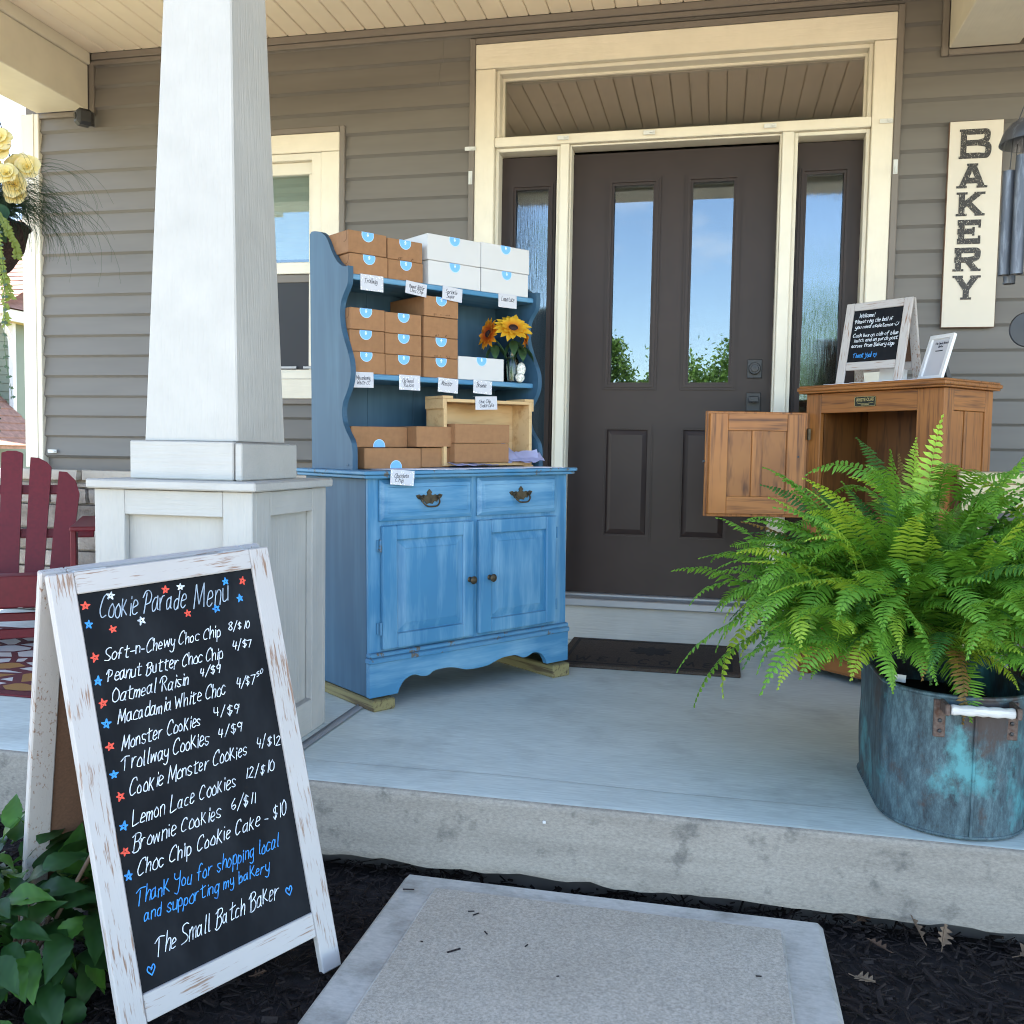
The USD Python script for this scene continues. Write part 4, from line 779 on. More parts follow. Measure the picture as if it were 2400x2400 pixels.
for ins, z0, z1 in ((.006, CZ - .030, CZ - .023), (.0, CZ - .0228, CZ - .008), (.007, CZ - .0078, CZ)): tp.append(cbox(-.024 + ins, CW + .024 - ins, -.034 + ins, CD + .022 - ins, z0, z1, .0045))
part(ch, 'chest_top', tp, M['oak_x'])
# brand plate
M['plate'] = surf('plate', (.022, .026, .018), var=.3, scale=(200, 200, 200), rough=.45, metallic=.4); M['plate_gold'] = surf('plate_gold', (.42, .34, .15), var=.3, scale=(300, 300, 300), rough=.4, metallic=.6)
P0, P1, Z0_, Z1_ = .226, .318, 1.063, 1.101
o = sbox(P0 + .006, Z0_ + .006, P1 - .006, Z1_ - .006).buffer(.006, quad_segs=4); pl = part(ch, 'name_plate', ext_y(o, -.0022, .0), M['plate'])
part(pl, 'plate_border', ext_y(o.buffer(-.0008).difference(o.buffer(-.0022)), -.0030, -.0022), M['plate_gold'])
t_ = meshkit.text_mesh('WHITE CLAD', .0115, .0008, bold=True); v, f = arr(t_); sx_ = (P1 - P0 - .014) / (v[:, 0].max() - v[:, 0].min())
part(pl, 'plate_lettering', trimesh.Trimesh(np.stack([P0 + .007 + v[:, 0] * sx_, -.0022 - v[:, 2], 1.082 + v[:, 1] + v[:, 0] * .02], 1), f, process=False), M['plate_gold'])
part(pl, 'plate_flourish', ext_y(unary_union([LineString(spline([(P0 + .012, 1.077), (P0 + .04, 1.073), (P1 - .010, 1.077)], 6)).buffer(.0007), LineString([(P0 + .03, 1.069), (P1 - .03, 1.069)]).buffer(.0011)]), -.0029, -.0022), M['plate_gold'])
# open upper door, hinged on the left: the leaf's back is seen, with its overlapping lip
DA = math.radians(14) - CA; c_, s_ = math.cos(DA), math.sin(DA)
D = fpanel(ch, 'open_door', -.384, -.004, -.012, .640, 1.037, .072, .066, .042, ('oak_door_z', 'oak_door_x', 'oak_door_panel'), .016, 'upper door standing open', cbox(-.398, .010, .0045, .016, .628, 1.046, .003))
UsdGeom.Xformable(stage.GetPrimAtPath(D)).AddTransformOp().Set(Gf.Matrix4d(c_, s_, 0, 0, -s_, c_, 0, 0, 0, 0, 1, 0, .020, -.024, 0, 1))
for z in (.96, .70): part(D, 'door_hinge', cbox(.006, .016, -.016, .002, z - .022, z + .022, .001), M['brass_dark'])
part(D, 'door_latch', cbox(-.409, -.3985, -.002, .006, .842, .852, .001), M['black_metal']); part(D, 'screw_hole', lathe([(0, .001), (.004, .001), (.004, 0)], 10, (-.030, -.0124, .870), 'y'), M['black_metal'])
_part = part
def part(parent, name, mesh, mat, smooth=False, label=None, kind=None, _t=[None]):
    if isinstance(mesh, list): mesh = cat(mesh)
    if _t[0] is not None: mesh = _t[0](mesh)
    return _part(parent, name, mesh, mat, smooth, label, kind)
TF = part.__defaults__[3]

# small welcome board
MM = np.array([[0.7852, -0.6192, 0.0], [0.1236, 0.1567, 0.9799], [-0.6067, -0.7694, 0.1996]]); MO = CAM + 1.02 * (np.array([1.1402, -0.5527, 1.1472]) - CAM); k_ = 1.02
ms = thing('welcome_board', 'small white-washed folding chalkboard with a welcome note standing on the oak chest', 'menu board', M=(*MM, MO))
MW, ML = .2614 * k_, .3107 * k_
frame_panel(ms, MW, ML, .0335, 0, .0307, .234, .2655, T=.010)
for i, (t, xa, ya, xb, h, col) in enumerate([('Welcome!', .0562, .2535, .1167, .0155, 'w'), ('Please ring the bell if', .0408, .2320, .1894, .0145, 'w'), ('you need assistance', .0452, .2110, .1955, .0135, 'w'), ('Cash box on side of blue', .0414, .1775, .2187, .0140, 'w'),
        ('hutch and on porch post', .0496, .1590, .2204, .0135, 'w'), ('across from Bakery sign', .0405, .1385, .210, .0140, 'w'), ('Thank You!', .0527, .0985, .1264, .0175, 'b')]):
    part(ms, 'lettering', up(hand(t, xa * k_, ya * k_, (xb - xa) * k_, h, .00095, .0, .14, 50 + i), -.0063), M['ink_white'] if col == 'w' else M['ink_blue'])
part(ms, 'smile', up(unary_union([LineString(spline([(.206, .222), (.211, .215), (.219, .218), (.222, .226)], 4)).buffer(.0009), Point(.212, .226).buffer(.001), Point(.217, .228).buffer(.001)]), -.0063), M['ink_white'])
part(ms, 'heart', up(heart(.145, .106, .008, .0009), -.0063), M['ink_blue'])
rd = np.array((0.0, -.906, -.4232)); nz = np.cross(nx, -rd); hx = np.array((0, ML, -.012)); AL_, AW_ = ML, MW
def rear2(m): v, f = arr(m); return trimesh.Trimesh(hx + rd * ML + v[:, :1] * nx + v[:, 1:2] * (-rd) + v[:, 2:] * nz, f, process=False)
for a, b_ in ((0, .0335), (MW - .0335, MW)): part(ms, 'rear_stile', rear2(cbox(a, b_, 0, ML, -.010, 0, .002)), M['shabby_y'])
for a, b_ in ((0, .03), (.234, .2655)): part(ms, 'rear_rail', rear2(cbox(.034, MW - .034, ML - b_, ML - a, -.010, -.0005, .0015)), M['shabby_x'])
part(ms, 'rear_board', rear2(pbox(.033, MW - .033, ML - .235, ML - .029, -.008, -.0045)), M['hardboard'])
# napkin, payment frame, note card
def cw_(x, y, z): return CP + np.array([x * math.cos(CA) - y * math.sin(CA), x * math.sin(CA) + y * math.cos(CA), z])
t = thing('chest_napkin', 'thin white lace cloth under the welcome board on the oak chest', 'cloth', tuple(cw_(0, 0, CZ)), CA)
lo = [(x, -.030 + .004 * math.sin(x * 130) + .003 * R.random()) for x in np.linspace(.10, .50, 60)]
part(t, 'cloth', ext(Polygon(lo + [(.50, .16), (.10, .16)]), .0012), M['paper'])
qa = math.radians(-58.6); t = thing('payment_frame', 'small white picture frame with a printed payment notice leaning beside the welcome board', 'picture frame', tuple(CAM + 1.02 * (np.array([1.4199, -.6436, CZ - .003]) - CAM) + np.array([0, 0, .002])), qa)
al = .319
def leanp(m): v, f = arr(m); return trimesh.Trimesh(np.stack([v[:, 0], v[:, 1] * math.cos(al) + v[:, 2] * math.sin(al), -v[:, 1] * math.sin(al) + v[:, 2] * math.cos(al)], 1), f, process=False)
TF[0] = leanp; QW, QL = .1156, .173
part(t, 'frame', ext_y(sbox(0, 0, QW, QL).difference(sbox(.014, .014, QW - .014, QL - .014)), -.012, .0), M['white_frame'] if 'white_frame' in M else M.setdefault('white_frame', plain('white_frame', (.78, .79, .79), .4)))
part(t, 'print', pbox(.013, QW - .013, -.004, -.002, .013, QL - .013), M['card'])
for i, (tx, x0, z, w_, h) in enumerate((('The Small Batch', .028, .138, .062, .0075), ('Baker', .047, .126, .024, .0075))): part(t, 'lettering', ext_y(hand(tx, x0, z, w_, h, .0006, 0, .1, 80 + i, .2), -.0046, -.004), M['ink_black'])
part(t, 'easel_back', xf(pbox(.03, .085, .001, .004, .0, .12), np.eye(3)), M['black_metal'])
TF[0] = None
part(t, 'easel_leg', ext_x(Polygon([(.030, .11), (.033, .11), (.085, .0), (.060, .0)]), .04, .075), M['black_metal'])
t = thing('note_card', 'blank white card leaning behind the legs of the welcome board', 'card', tuple(cw_(.30, .12, CZ + .0014)), math.radians(-20)); part(t, 'paper', tr(cbox(-.05, .05, -.0005, .0005, 0, .06, .0002), rot([1, 0, 0], -.2)), M['whitebox'])

# raw pine box right of the chest
M['raw_pine'] = layered('raw_pine', (.52, .42, .24), (.36, .25, .12), (4, 60, 60), .52, .68, bump=.2, rough=.8, base2=(.60, .50, .31))
t = thing('raw_wood_bench', 'raw pine bench partly hidden by the ferns right of the oak chest', 'bench', (1.56, -.62, 0), math.radians(-8))
part(t, 'bench_top', cbox(0, .55, -.16, .14, .790, .828, .004), M['raw_pine']); part(t, 'bench_apron', cbox(.012, .54, -.150, -.128, .690, .7895, .003), M['raw_pine'])
for x in (.03, .46): part(t, 'leg', cbox(x, x + .06, -.127, -.07, 0, .7895, .003), M['raw_pine']); part(t, 'leg', cbox(x, x + .06, .05, .107, 0, .7895, .003), M['raw_pine'])

# ------------------------------------------------------------------ BAKERY sign and wind chime
M['sign_cream'] = surf('sign_cream', (.60, .545, .45), var=.03, rough=.5)
M['sign_edge'] = surf('sign_edge', (.15, .09, .06), var=.3, rough=.6)
M['sign_letter'] = layered('sign_letter', (.016, .014, .014), (.42, .38, .31), (260, 260, 150), .60, .65, bump=1.0, rough=.22, base2=(.03, .028, .026), detail=3.0, bdist=.004, spec=.6)
SX0, SX1, SZ0, SZ1 = 1.616, 1.825, 1.423, 2.271
bs = thing('bakery_sign', 'tall cream wooden sign with black carved letters reading BAKERY on the siding', 'sign', (SX0, 0, SZ0)); SW, SH = SX1 - SX0, SZ1 - SZ0
part(bs, 'sign_board', cbox(0, SW, -.016, .004, 0, SH, .002), M['sign_edge']); part(bs, 'sign_face', pbox(.0025, SW - .0025, -.0175, -.016, .0025, SH - .0025), M['sign_cream'])
def slab(ch, w, h, s=.0215):
    L = lambda *p: LineString(p).buffer(s / 2, cap_style='flat', join_style='mitre'); sf = lambda x, z, k=1.9, t=.008: sbox(x - s * k / 2, z, x + s * k / 2, z + t)
    e = s / 2
    if ch == 'B': g = [L((e, 0), (e, h)), L((0, h - e), (w * .62, h - e)), L((0, h * .53), (w * .66, h * .53)), L((0, e), (w * .62, e)), LineString(spline([(w * .6, h - e), (w * .86, h * .9), (w * .9, h * .76), (w * .84, h * .6), (w * .6, h * .53)], 6)).buffer(e), LineString(spline([(w * .6, h * .53), (w * .9, h * .45), (w * .95, h * .27), (w * .87, h * .08), (w * .6, e)], 6)).buffer(e), sf(0, 0, .5), sf(0, h - .008, .5)]
    if ch == 'A': g = [L((s * .6, 0), (w * .5, h)), L((w - s * .6, 0), (w * .5, h)), L((w * .22, h * .3), (w * .78, h * .3)), sf(s * .6, 0), sf(w - s * .6, 0), sf(w * .5, h - .008)]
    if ch == 'K': g = [L((e + .004, 0), (e + .004, h)), L((e + .004, h * .38), (w - s * .6, h)), L((w * .40, h * .55), (w - s * .4, 0)), sf(e + .004, 0), sf(e + .004, h - .008), sf(w - s * .7, h - .008), sf(w - s * .5, 0)]
    if ch == 'E': g = [L((e + .004, 0), (e + .004, h)), L((0, h - e), (w, h - e)), L((0, h * .52), (w * .74, h * .52)), L((0, e), (w, e)), sbox(w - .008, 0, w, s * 1.5), sbox(w - .008, h - s * 1.5, w, h), sbox(w * .74 - .008, h * .52 - s * .8, w * .74, h * .52 + s * .8), sf(e, 0, .6)]
    if ch == 'R': g = [L((e + .004, 0), (e + .004, h)), L((0, h - e), (w * .6, h - e)), L((0, h * .48), (w * .6, h * .48)), LineString(spline([(w * .58, h - e), (w * .88, h * .87), (w * .92, h * .72), (w * .86, h * .55), (w * .58, h * .48)], 6)).buffer(e), L((w * .5, h * .48), (w - s * .5, 0)), sf(e + .004, 0), sf(w - s * .5, 0)]
    if ch == 'Y': g = [L((w * .5, 0), (w * .5, h * .45)), L((s * .5, h), (w * .5, h * .42)), L((w - s * .5, h), (w * .5, h * .42)), sf(w * .5, 0), sf(s * .6, h - .008), sf(w - s * .6, h - .008)]
    return unary_union(g).intersection(sbox(-.006, 0, w + .006, h)).buffer(.0012).buffer(-.0006)
zs = 2.271 - 1.423
for ch_, x, zt_, w_, h in (('B', .046, .812, .112, .118), ('A', .042, .672, .106, .098), ('K', .045, .556, .098, .096), ('E', .049, .443, .088, .098), ('R', .042, .329, .096, .096), ('Y', .044, .214, .096, .098)):
    part(bs, 'letter', mv(ext_y(slab(ch_, w_, h), -.0205, -.0176), (x, 0, zt_ - h)), M['sign_letter'])
M['chime'] = layered('chime', (.085, .095, .11), (.22, .24, .27), (60, 60, 8), .5, .7, bump=.1, rough=.45, base2=(.12, .13, .15), metallic=.55, spec=.5)
CX, CY = 1.672, -.93
wc = thing('wind_chime', 'dark metal wind chime with long tubes hanging at the right edge by the sign', 'wind chime', (CX, CY, 1.5))
z0 = 1.5
part(wc, 'dome', lathe([(.002, .475), (.03, .470), (.062, .452), (.085, .425), (.095, .396), (.097, .388), (.092, .388), (.083, .420), (.060, .446), (.028, .464), (.002, .468)], 28), M['chime'], smooth=50)
part(wc, 'hanging_cord', [tube([(0, 0, 1.07), (0, 0, .60)], .0022, 5)] + [tube([(0, 0, .60), (.05 * math.cos(a), .05 * math.sin(a), .455)], .0018, 5) for a in (.4, 2.5, 4.6)], M['black_metal'])
for k, (dx, dy, zt_, zb_) in enumerate(((-.066, -.010, .300, -.032), (-.040, -.046, .338, -.036), (.012, -.060, .30, -.100), (.056, -.022, .32, -.06), (.030, .045, .31, -.07), (-.035, .048, .29, -.05))):
    tb = part(wc, 'chime_tube', lathe([(.0165, zb_), (.0185, zb_ + .001), (.0185, zt_ - .001), (.0165, zt_), (.0145, zt_), (.0145, zb_)], 16, (dx, dy, 0)), M['chime'], smooth=40)
    part(tb, 'tube_cord', tube([(dx, dy, zt_ - .02), (dx * .9, dy * .9, .40)], .0012, 4), M['black_metal'])
part(wc, 'striker', lathe([(0, .012), (.042, .010), (.046, 0), (.042, -.010), (0, -.012)], 20, (.012, .0, .125)), M['black_metal'], smooth=40)
part(wc, 'sail_cord', tube([(.012, 0, .45), (.012, 0, -.14)], .0013, 4), M['black_metal'])
part(wc, 'wind_sail', lathe([(0, .006), (.055, .005), (.058, 0), (.055, -.005), (0, -.006)], 24, (.016, .0, -.205), 'y'), M['black_metal'], smooth=40)

# ------------------------------------------------------------------ doormat
M['coir'] = surf('coir', (.060, .043, .032), var=.45, scale=(160, 160, 160), rough=.95, bump=1.0, bscale=(260, 260, 260), bdist=.006)
M['coir_dark'] = surf('coir_dark', (.020, .017, .016), var=.4, scale=(160, 160, 160), rough=.95, bump=.8, bscale=(260, 260, 260), bdist=.005)
dm = thing('doormat', 'dark brown coir doormat with black border and faded WELCOME lettering below the door', 'doormat', (.085, -.565, 0))
part(dm, 'mat', cbox(0, .745, 0, .552, .0005, .016, .005), M['coir'])
b_ = sbox(.03, .03, .715, .522); part(dm, 'border_line', mv(ext(b_.difference(b_.buffer(-.014)), .0015), (0, 0, .0155)), M['coir_dark'])
wl = []
for k, ch_ in enumerate('WELCOME'):
    for p in glyph(ch_ if ch_ in 'WELCOME' else ''): wl.append(LineString(np.stack([.075 + k * .086 + p[:, 0] * .0062, .075 + p[:, 1] * .0085], 1)).buffer(.0042))
part(dm, 'lettering', mv(ext(unary_union(wl), .0016), (0, 0, .0155)), M['coir_dark'])
part(dm, 'emblem', mv(ext(unary_union([affinity.rotate(affinity.scale(Point(.372, .33).buffer(.022), 1, 4.2), a) for a in (0, 40, -40, 75, -75)]), .0016), (0, 0, .0155)), M['coir_dark'])

# ------------------------------------------------------------------ copper boiler planters
def patina(name, seed):
    n = {'tc': ('texture_coordinate', {}), 'm1': ('mapping', {'scale': (7, 7, 5), 'location': (seed, seed * .7, 0)}), 'n1': ('noise_texture', {'scale': 1.0, 'detail': 9.0, 'roughness': .68}),
         'm2': ('mapping', {'scale': (34, 34, 11), 'location': (seed, 0, seed)}), 'n2': ('noise_texture', {'scale': 1.0, 'detail': 10.0, 'roughness': .8}), 'm3': ('mapping', {'scale': (5, 5, 4), 'location': (0, seed + 3, 1)}), 'n3': ('noise_texture', {'scale': 1.0, 'detail': 7.0, 'roughness': .7}),
         'base': ('rgb_ramp', {'ramp': [(.38, (.020, .032, .039)), (.5, (.046, .080, .094)), (.62, (.088, .148, .165))]}),
         'tq': ('rgb_ramp', {'ramp': [(.535, (0, 0, 0)), (.66, (.9, .9, .9))]}), 'br': ('rgb_ramp', {'ramp': [(.555, (0, 0, 0)), (.63, (.85, .85, .85))]}), 'mul': ('math', {'math_type': 'multiply'}),
         'mx1': ('mix_color', {'b': (.085, .285, .305)}), 'mx2': ('mix_color', {'b': (.055, .035, .030)}), 'p': ('principled_bsdf', {'roughness': .55, 'specular_ior_level': .5, 'metallic': .25}), 'b': ('bump', {'strength': .25, 'distance': .002})}
    l = [('tc.object', 'm1.vector'), ('m1.vector', 'n1.vector'), ('tc.object', 'm2.vector'), ('m2.vector', 'n2.vector'), ('tc.object', 'm3.vector'), ('m3.vector', 'n3.vector'),
         ('n2.fac', 'base.fac'), ('n1.fac', 'tq.fac'), ('tq.color', 'mul.value1'), ('n2.fac', 'mul.value2'), ('base.color', 'mx1.a'), ('tq.color', 'mx1.fac'), ('mx1.result', 'mx2.a'), ('n3.fac', 'br.fac'), ('br.color', 'mx2.fac'), ('mx2.result', 'p.base_color'), ('n2.fac', 'b.height'), ('b.normal', 'p.normal')]
    return usdkit.material(stage, '/World/Looks/' + name, n, l, surface='p.BSDF')
M['patina'] = patina('patina', 2.3); M['patina_b'] = patina('patina_b', 9.1)
M['rust'] = surf('rust', (.075, .035, .022), c2=(.13, .10, .085), scale=(90, 90, 90), rough=.85, bump=.5, bscale=(150, 150, 150))
M['grip'] = surf('grip', (.52, .50, .47), c2=(.66, .65, .63), scale=(20, 160, 160), rough=.7)
M['soil'] = surf('soil', (.018, .013, .010), var=.5, scale=(60, 60, 60), rough=.95, bump=.8, bscale=(90, 90, 90), bdist=.01)
def stadium(r, l, n=20):
    a = np.linspace(-PI, 0, n); b = np.linspace(0, PI, n)
    return np.vstack([np.stack([r * np.cos(a), r * np.sin(a)], 1), np.stack([r * np.cos(b), l + r * np.sin(b)], 1)])
def boiler(label, x, y, turn, mat, r=.165, l=.27, h=.33):
    t = thing('boiler_tub', label, 'planter', (x, y, 0), turn)
    def rings(spec):
        vs = [np.column_stack([stadium(r + dr, l), np.full(40, z)]) for dr, z in spec]; v = np.vstack(vs); f = []
        for i in range(len(spec) - 1):
            for j in range(40): k = (j + 1) % 40; f += [[i * 40 + j, i * 40 + k, (i + 1) * 40 + k], [i * 40 + j, (i + 1) * 40 + k, (i + 1) * 40 + j]]
        return trimesh.Trimesh(v, np.array(f), process=False)
    def dent(m): v, f = arr(m); return trimesh.Trimesh(v + (meshkit.fbm(v * np.array([7, 7, 9.]) + x * 10, 3, 6) - .5)[:, None] * .012 * np.array([1, 1, 0]) * np.clip((v[:, 2:] - .02) * 20, 0, 1) * np.clip((h - .02 - v[:, 2:]) * 20, 0, 1), f, process=False)
    part(t, 'tub_wall', dent(rings([(-.020, .0), (-.010, .001), (-.004, .004), (-.001, .012), (-.003, .016), (-.001, .05), (-.0005, .09), (0, .13), (.0005, .17), (.001, .21), (.0015, .25), (.002, .29), (.002, h - .008), (-.001, h), (-.004, h - .01), (-.008, .06)])), mat, smooth=50)
    part(t, 'rim', mv(rings([(.001, -.006), (.005, -.004), (.0065, .0), (.005, .004), (.001, .006), (-.003, .004), (-.004, .0), (-.003, -.004), (.001, -.006)]), (0, 0, h)), mat, smooth=True)
    part(t, 'base_bead', mv(rings([(-.001, -.004), (.003, 0), (-.001, .004)]), (0, 0, .008)), mat, smooth=True)
    for s in (-1,): part(t, 'seam', tube([(0.008, -r - .0005, .012), (.008, -r - .002, h - .012)], .0035, 6), mat, smooth=True)
    part(t, 'soil', ext(Polygon(stadium(r - .008, l)), .004).apply_translation((0, 0, h - .10)), M['soil'])
    # wooden grip between two riveted iron ears
    hzz, yy = h - .020, -r - .030
    part(t, 'grip', lathe([(.0001, -.066), (.011, -.066), (.0125, -.060), (.0105, -.046), (.0125, -.030), (.0120, -.020), (.0105, -.012), (.0125, .0), (.0105, .012), (.0120, .020), (.0125, .030), (.0105, .046), (.0125, .060), (.011, .066), (.0001, .066)], 16, (.012, yy, hzz), 'x'), M['grip'], smooth=True)
    for s in (-1, 1):
        ex_ = .012 + s * .078; ys = -math.sqrt(max(r * r - ex_ * ex_, .001))
        e = part(t, 'handle_ear', [cbox(ex_ - .013, ex_ + .013, ys - .006, ys + .004, hzz - .075, hzz + .012, .004), cbox(ex_ - .005 - s * .004, ex_ + .005 - s * .004, yy - .012, ys, hzz - .012, hzz + .014, .003)], M['rust'])
        part(e, 'rivet', cat([lathe([(0, .004), (.004, .003), (.005, 0)], 8, (ex_, ys - .006, hzz + dz), 'y') for dz in (-.060, -.036)]), M['black_metal'])
    return t
boiler('weathered verdigris copper boiler planter with a wooden handle at the porch edge', 1.292, -1.862, math.radians(1), M['patina'])
boiler('second dark copper boiler planter cut off by the right edge of the view', 1.652, -1.80, math.radians(-6), M['patina_b'])
TAG = thing('plant_tag', 'small white plastic plant tag at the left rim of the copper planter', 'label', (1.165, -1.88, .325), math.radians(-25)); part(TAG, 'tag', tr(cbox(-.014, .014, -.0006, .0006, 0, .018, .0002), rot([1, 0, 0], -.35)), M['whitebox'])

# ------------------------------------------------------------------ ferns
def leafmat(name, c1, c2, tr_, rough=.45):
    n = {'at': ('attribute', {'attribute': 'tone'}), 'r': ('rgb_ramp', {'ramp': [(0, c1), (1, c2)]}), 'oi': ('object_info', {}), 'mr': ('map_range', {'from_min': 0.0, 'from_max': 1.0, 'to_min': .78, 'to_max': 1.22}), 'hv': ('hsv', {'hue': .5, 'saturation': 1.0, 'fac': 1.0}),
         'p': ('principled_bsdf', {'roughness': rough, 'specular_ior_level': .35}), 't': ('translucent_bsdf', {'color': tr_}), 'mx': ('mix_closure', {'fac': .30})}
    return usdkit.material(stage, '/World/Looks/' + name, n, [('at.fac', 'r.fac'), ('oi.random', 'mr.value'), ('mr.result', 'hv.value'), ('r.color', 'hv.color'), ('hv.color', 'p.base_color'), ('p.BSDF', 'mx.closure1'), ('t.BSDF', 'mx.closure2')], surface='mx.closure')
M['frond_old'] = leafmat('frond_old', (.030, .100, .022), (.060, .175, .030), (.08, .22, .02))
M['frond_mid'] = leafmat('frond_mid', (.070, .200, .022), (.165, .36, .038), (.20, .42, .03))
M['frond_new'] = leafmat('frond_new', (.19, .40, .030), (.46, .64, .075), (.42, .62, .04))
def frond(base, az, el, L, droop, width, rr, npair=30, curl=0.0):
    n = npair + 8; s = np.linspace(0, 1, n); e = el - droop * s ** 1.25; a = az + curl * s
    d = np.stack([np.cos(e) * np.cos(a), np.cos(e) * np.sin(a), np.sin(e)], 1); P = np.array(base) + np.vstack([[0, 0, 0], np.cumsum(d[:-1], 0)]) * L / (n - 1)
    side = np.cross(d, [0, 0, 1.0]); side /= np.linalg.norm(side, axis=1, keepdims=True) + 1e-9; tw = rr.uniform(-.7, .7); nrm = np.cross(side, d)
    side2 = side * math.cos(tw) + nrm * math.sin(tw); nrm2 = np.cross(side2, d)
    V, F, T = [], [], []; k0 = 0
    for i in range(5, n):
        t = (i - 5) / (n - 6); ln = width * (math.sin(PI * min(1, .22 + .78 * t * 1.02)) ** .75 if t > .12 else .55 + 2.6 * t) * rr.uniform(.88, 1.08)
        if t > .97: ln *= .6
        ln = max(ln, .004); wd = L / (n - 1) * .50
        for sg in (-1, 1):
            o = P[i] + d[i] * wd * (.4 if sg > 0 else 0); dv = side2[i] * sg + d[i] * rr.uniform(.18, .42) - nrm2[i] * rr.uniform(-.10, .28); dv /= np.linalg.norm(dv); w = d[i] * wd; dn = -nrm2[i] * ln * .16
            V += [o - w * .55, o + w * .55, o + dv * ln * .38 - w * .78 + nrm2[i] * .002, o + dv * ln * .38 + w * .78 + nrm2[i] * .002, o + dv * ln * .74 - w * .52 + dn * .4, o + dv * ln * .74 + w * .50 + dn * .4, o + dv * ln + dn + d[i] * wd * .3]
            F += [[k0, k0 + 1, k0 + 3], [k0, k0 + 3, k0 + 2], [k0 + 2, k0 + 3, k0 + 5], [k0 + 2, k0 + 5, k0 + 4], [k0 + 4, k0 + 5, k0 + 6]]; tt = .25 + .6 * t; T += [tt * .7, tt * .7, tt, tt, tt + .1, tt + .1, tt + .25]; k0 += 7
    rm = tube(P, np.linspace(.0016, .0005, n), 3, caps=False); rv, rf = arr(rm)
    V = np.vstack([np.array(V), rv]); F = np.vstack([np.array(F), rf + k0]); T += [.35] * len(rv)
    return V, F, np.clip(T, 0, 1)
def fern(label, x, y, z, count, seed, size=1.0, tips=45, extra=80):
    t = thing('boston_fern', label, 'fern', (x, y, z)); rr = random.Random(seed)
    for k in range(count):
        az = 2 * PI * ((k * .61803) % 1.0) + rr.uniform(-.5, .5); u = (k + .5) / count; fr = max(0, -math.sin(az))
        el = math.radians(90 - 58 * u ** .9 + rr.uniform(-16, 12)); L = size * (rr.uniform(.52, .63) if rr.random() < .22 else rr.uniform(.30, .53)) * (1.0 - .42 * fr * u ** .5); droop = math.radians(rr.uniform(65, 125) * (.50 + .58 * u))
        r0 = rr.uniform(.0, .10); base = (r0 * math.cos(az), r0 * math.sin(az) * 1.3, rr.uniform(-.05, .02))
        v, f, T = frond(base, az, el, L, droop, size * rr.uniform(.032, .047), rr, rr.choice((26, 30, 34)), rr.uniform(-.8, .8))
        q = rr.random(); mt = 'frond_new' if q < .26 else 'frond_mid' if q < .70 else 'frond_dry' if q > .975 else 'frond_old'
        colored(t, 'frond', (v, f), T, M[mt])
    V, F, TT, n0 = [], [], [], 0
    for k in range(tips + extra):      # short young tips standing in the crown
        az = rr.uniform(0, 2 * PI); r0 = rr.uniform(.04, .36) * size; h0 = rr.uniform(-.10, .36) * (1 - r0 / (.48 * size)) + .02
        base = (r0 * math.cos(az), r0 * math.sin(az), h0)
        v, f, T = frond(base, az + rr.uniform(-.9, .9), math.radians(rr.uniform(10, 80)), size * rr.uniform(.13, .28), math.radians(rr.uniform(50, 130)), size * .034, rr, 16, rr.uniform(-.6, .6))
        if k < tips: colored(t, 'frond', (v, f), T, M['frond_new' if rr.random() < .65 else 'frond_mid'])
        else: V.append(v); F.append(f + n0); TT.append(T); n0 += len(v)
    tag(stage.GetPrimAtPath(colored(t, 'small_fronds', (np.vstack(V), np.vstack(F)), np.concatenate(TT), M['frond_mid'])), None, None, None, 'stuff')
    return t
M['frond_dry'] = leafmat('frond_dry', (.16, .10, .03), (.30, .19, .05), (.2, .12, .03))
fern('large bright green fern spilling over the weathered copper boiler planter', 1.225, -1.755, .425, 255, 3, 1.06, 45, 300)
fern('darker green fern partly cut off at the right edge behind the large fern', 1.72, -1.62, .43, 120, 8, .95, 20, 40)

# ------------------------------------------------------------------ maroon chair and rug on the left
M['maroon'] = surf('maroon', (.125, .006, .012), var=.15, scale=(60, 60, 60), rough=.5, bump=.25, bscale=(260, 260, 260), bdist=.0008)
kc = thing('porch_chair', 'maroon slatted lawn chair with fan back standing at the left end of the porch', 'chair', (-2.50, -.56, 0), math.radians(33))
tilt = math.radians(17)
def back(m): return tr(m, rot([1, 0, 0], -tilt, (0, 0, .26)))
for k, (dx, top_, lean) in enumerate(((-.25, .76, -.075), (-.125, .83, -.037), (0, .862, 0), (.125, .83, .037), (.25, .76, .075))):
    w = .046; pts = [(dx * .80 - w * .86, .10), (dx * .80 + w * .86, .10), (dx + w, top_ - .03 - (.05 if dx > .2 else .015 if dx > 0 else 0))]
    if dx < 0: pts = [(dx * .80 - w * .86, .10), (dx * .80 + w * .86, .10), (dx + w, top_ + (.0 if dx > -.2 else .0)), (dx + w * .2, top_ - .004), (dx - w * .6, top_ - .025 - (.02 if dx < -.2 else 0)), (dx - w, top_ - .05 - (.06 if dx < -.2 else 0))]
    elif dx == 0: pts += [(dx + w, top_ - .012), (dx + w * .4, top_ - .002), (dx - w * .4, top_ - .002), (dx - w, top_ - .012)]; pts.pop(2)
    else: pts = pts[:2] + [(dx + w, top_ - .05 - (.06 if dx > .2 else 0)), (dx + w * .6, top_ - .025 - (.02 if dx > .2 else 0)), (dx - w * .2, top_ - .004), (dx - w, top_)]
    part(kc, 'back_slat', back(ext_y(Polygon(pts).buffer(-.004).buffer(.004), -.010, .010)), M['maroon'])
for z, w in ((.675, .27), (.46, .36)): part(kc, 'back_rail', back(cbox(-w + .05, w, .0105, .032, z - .022, z + .022, .003)), M['maroon'])
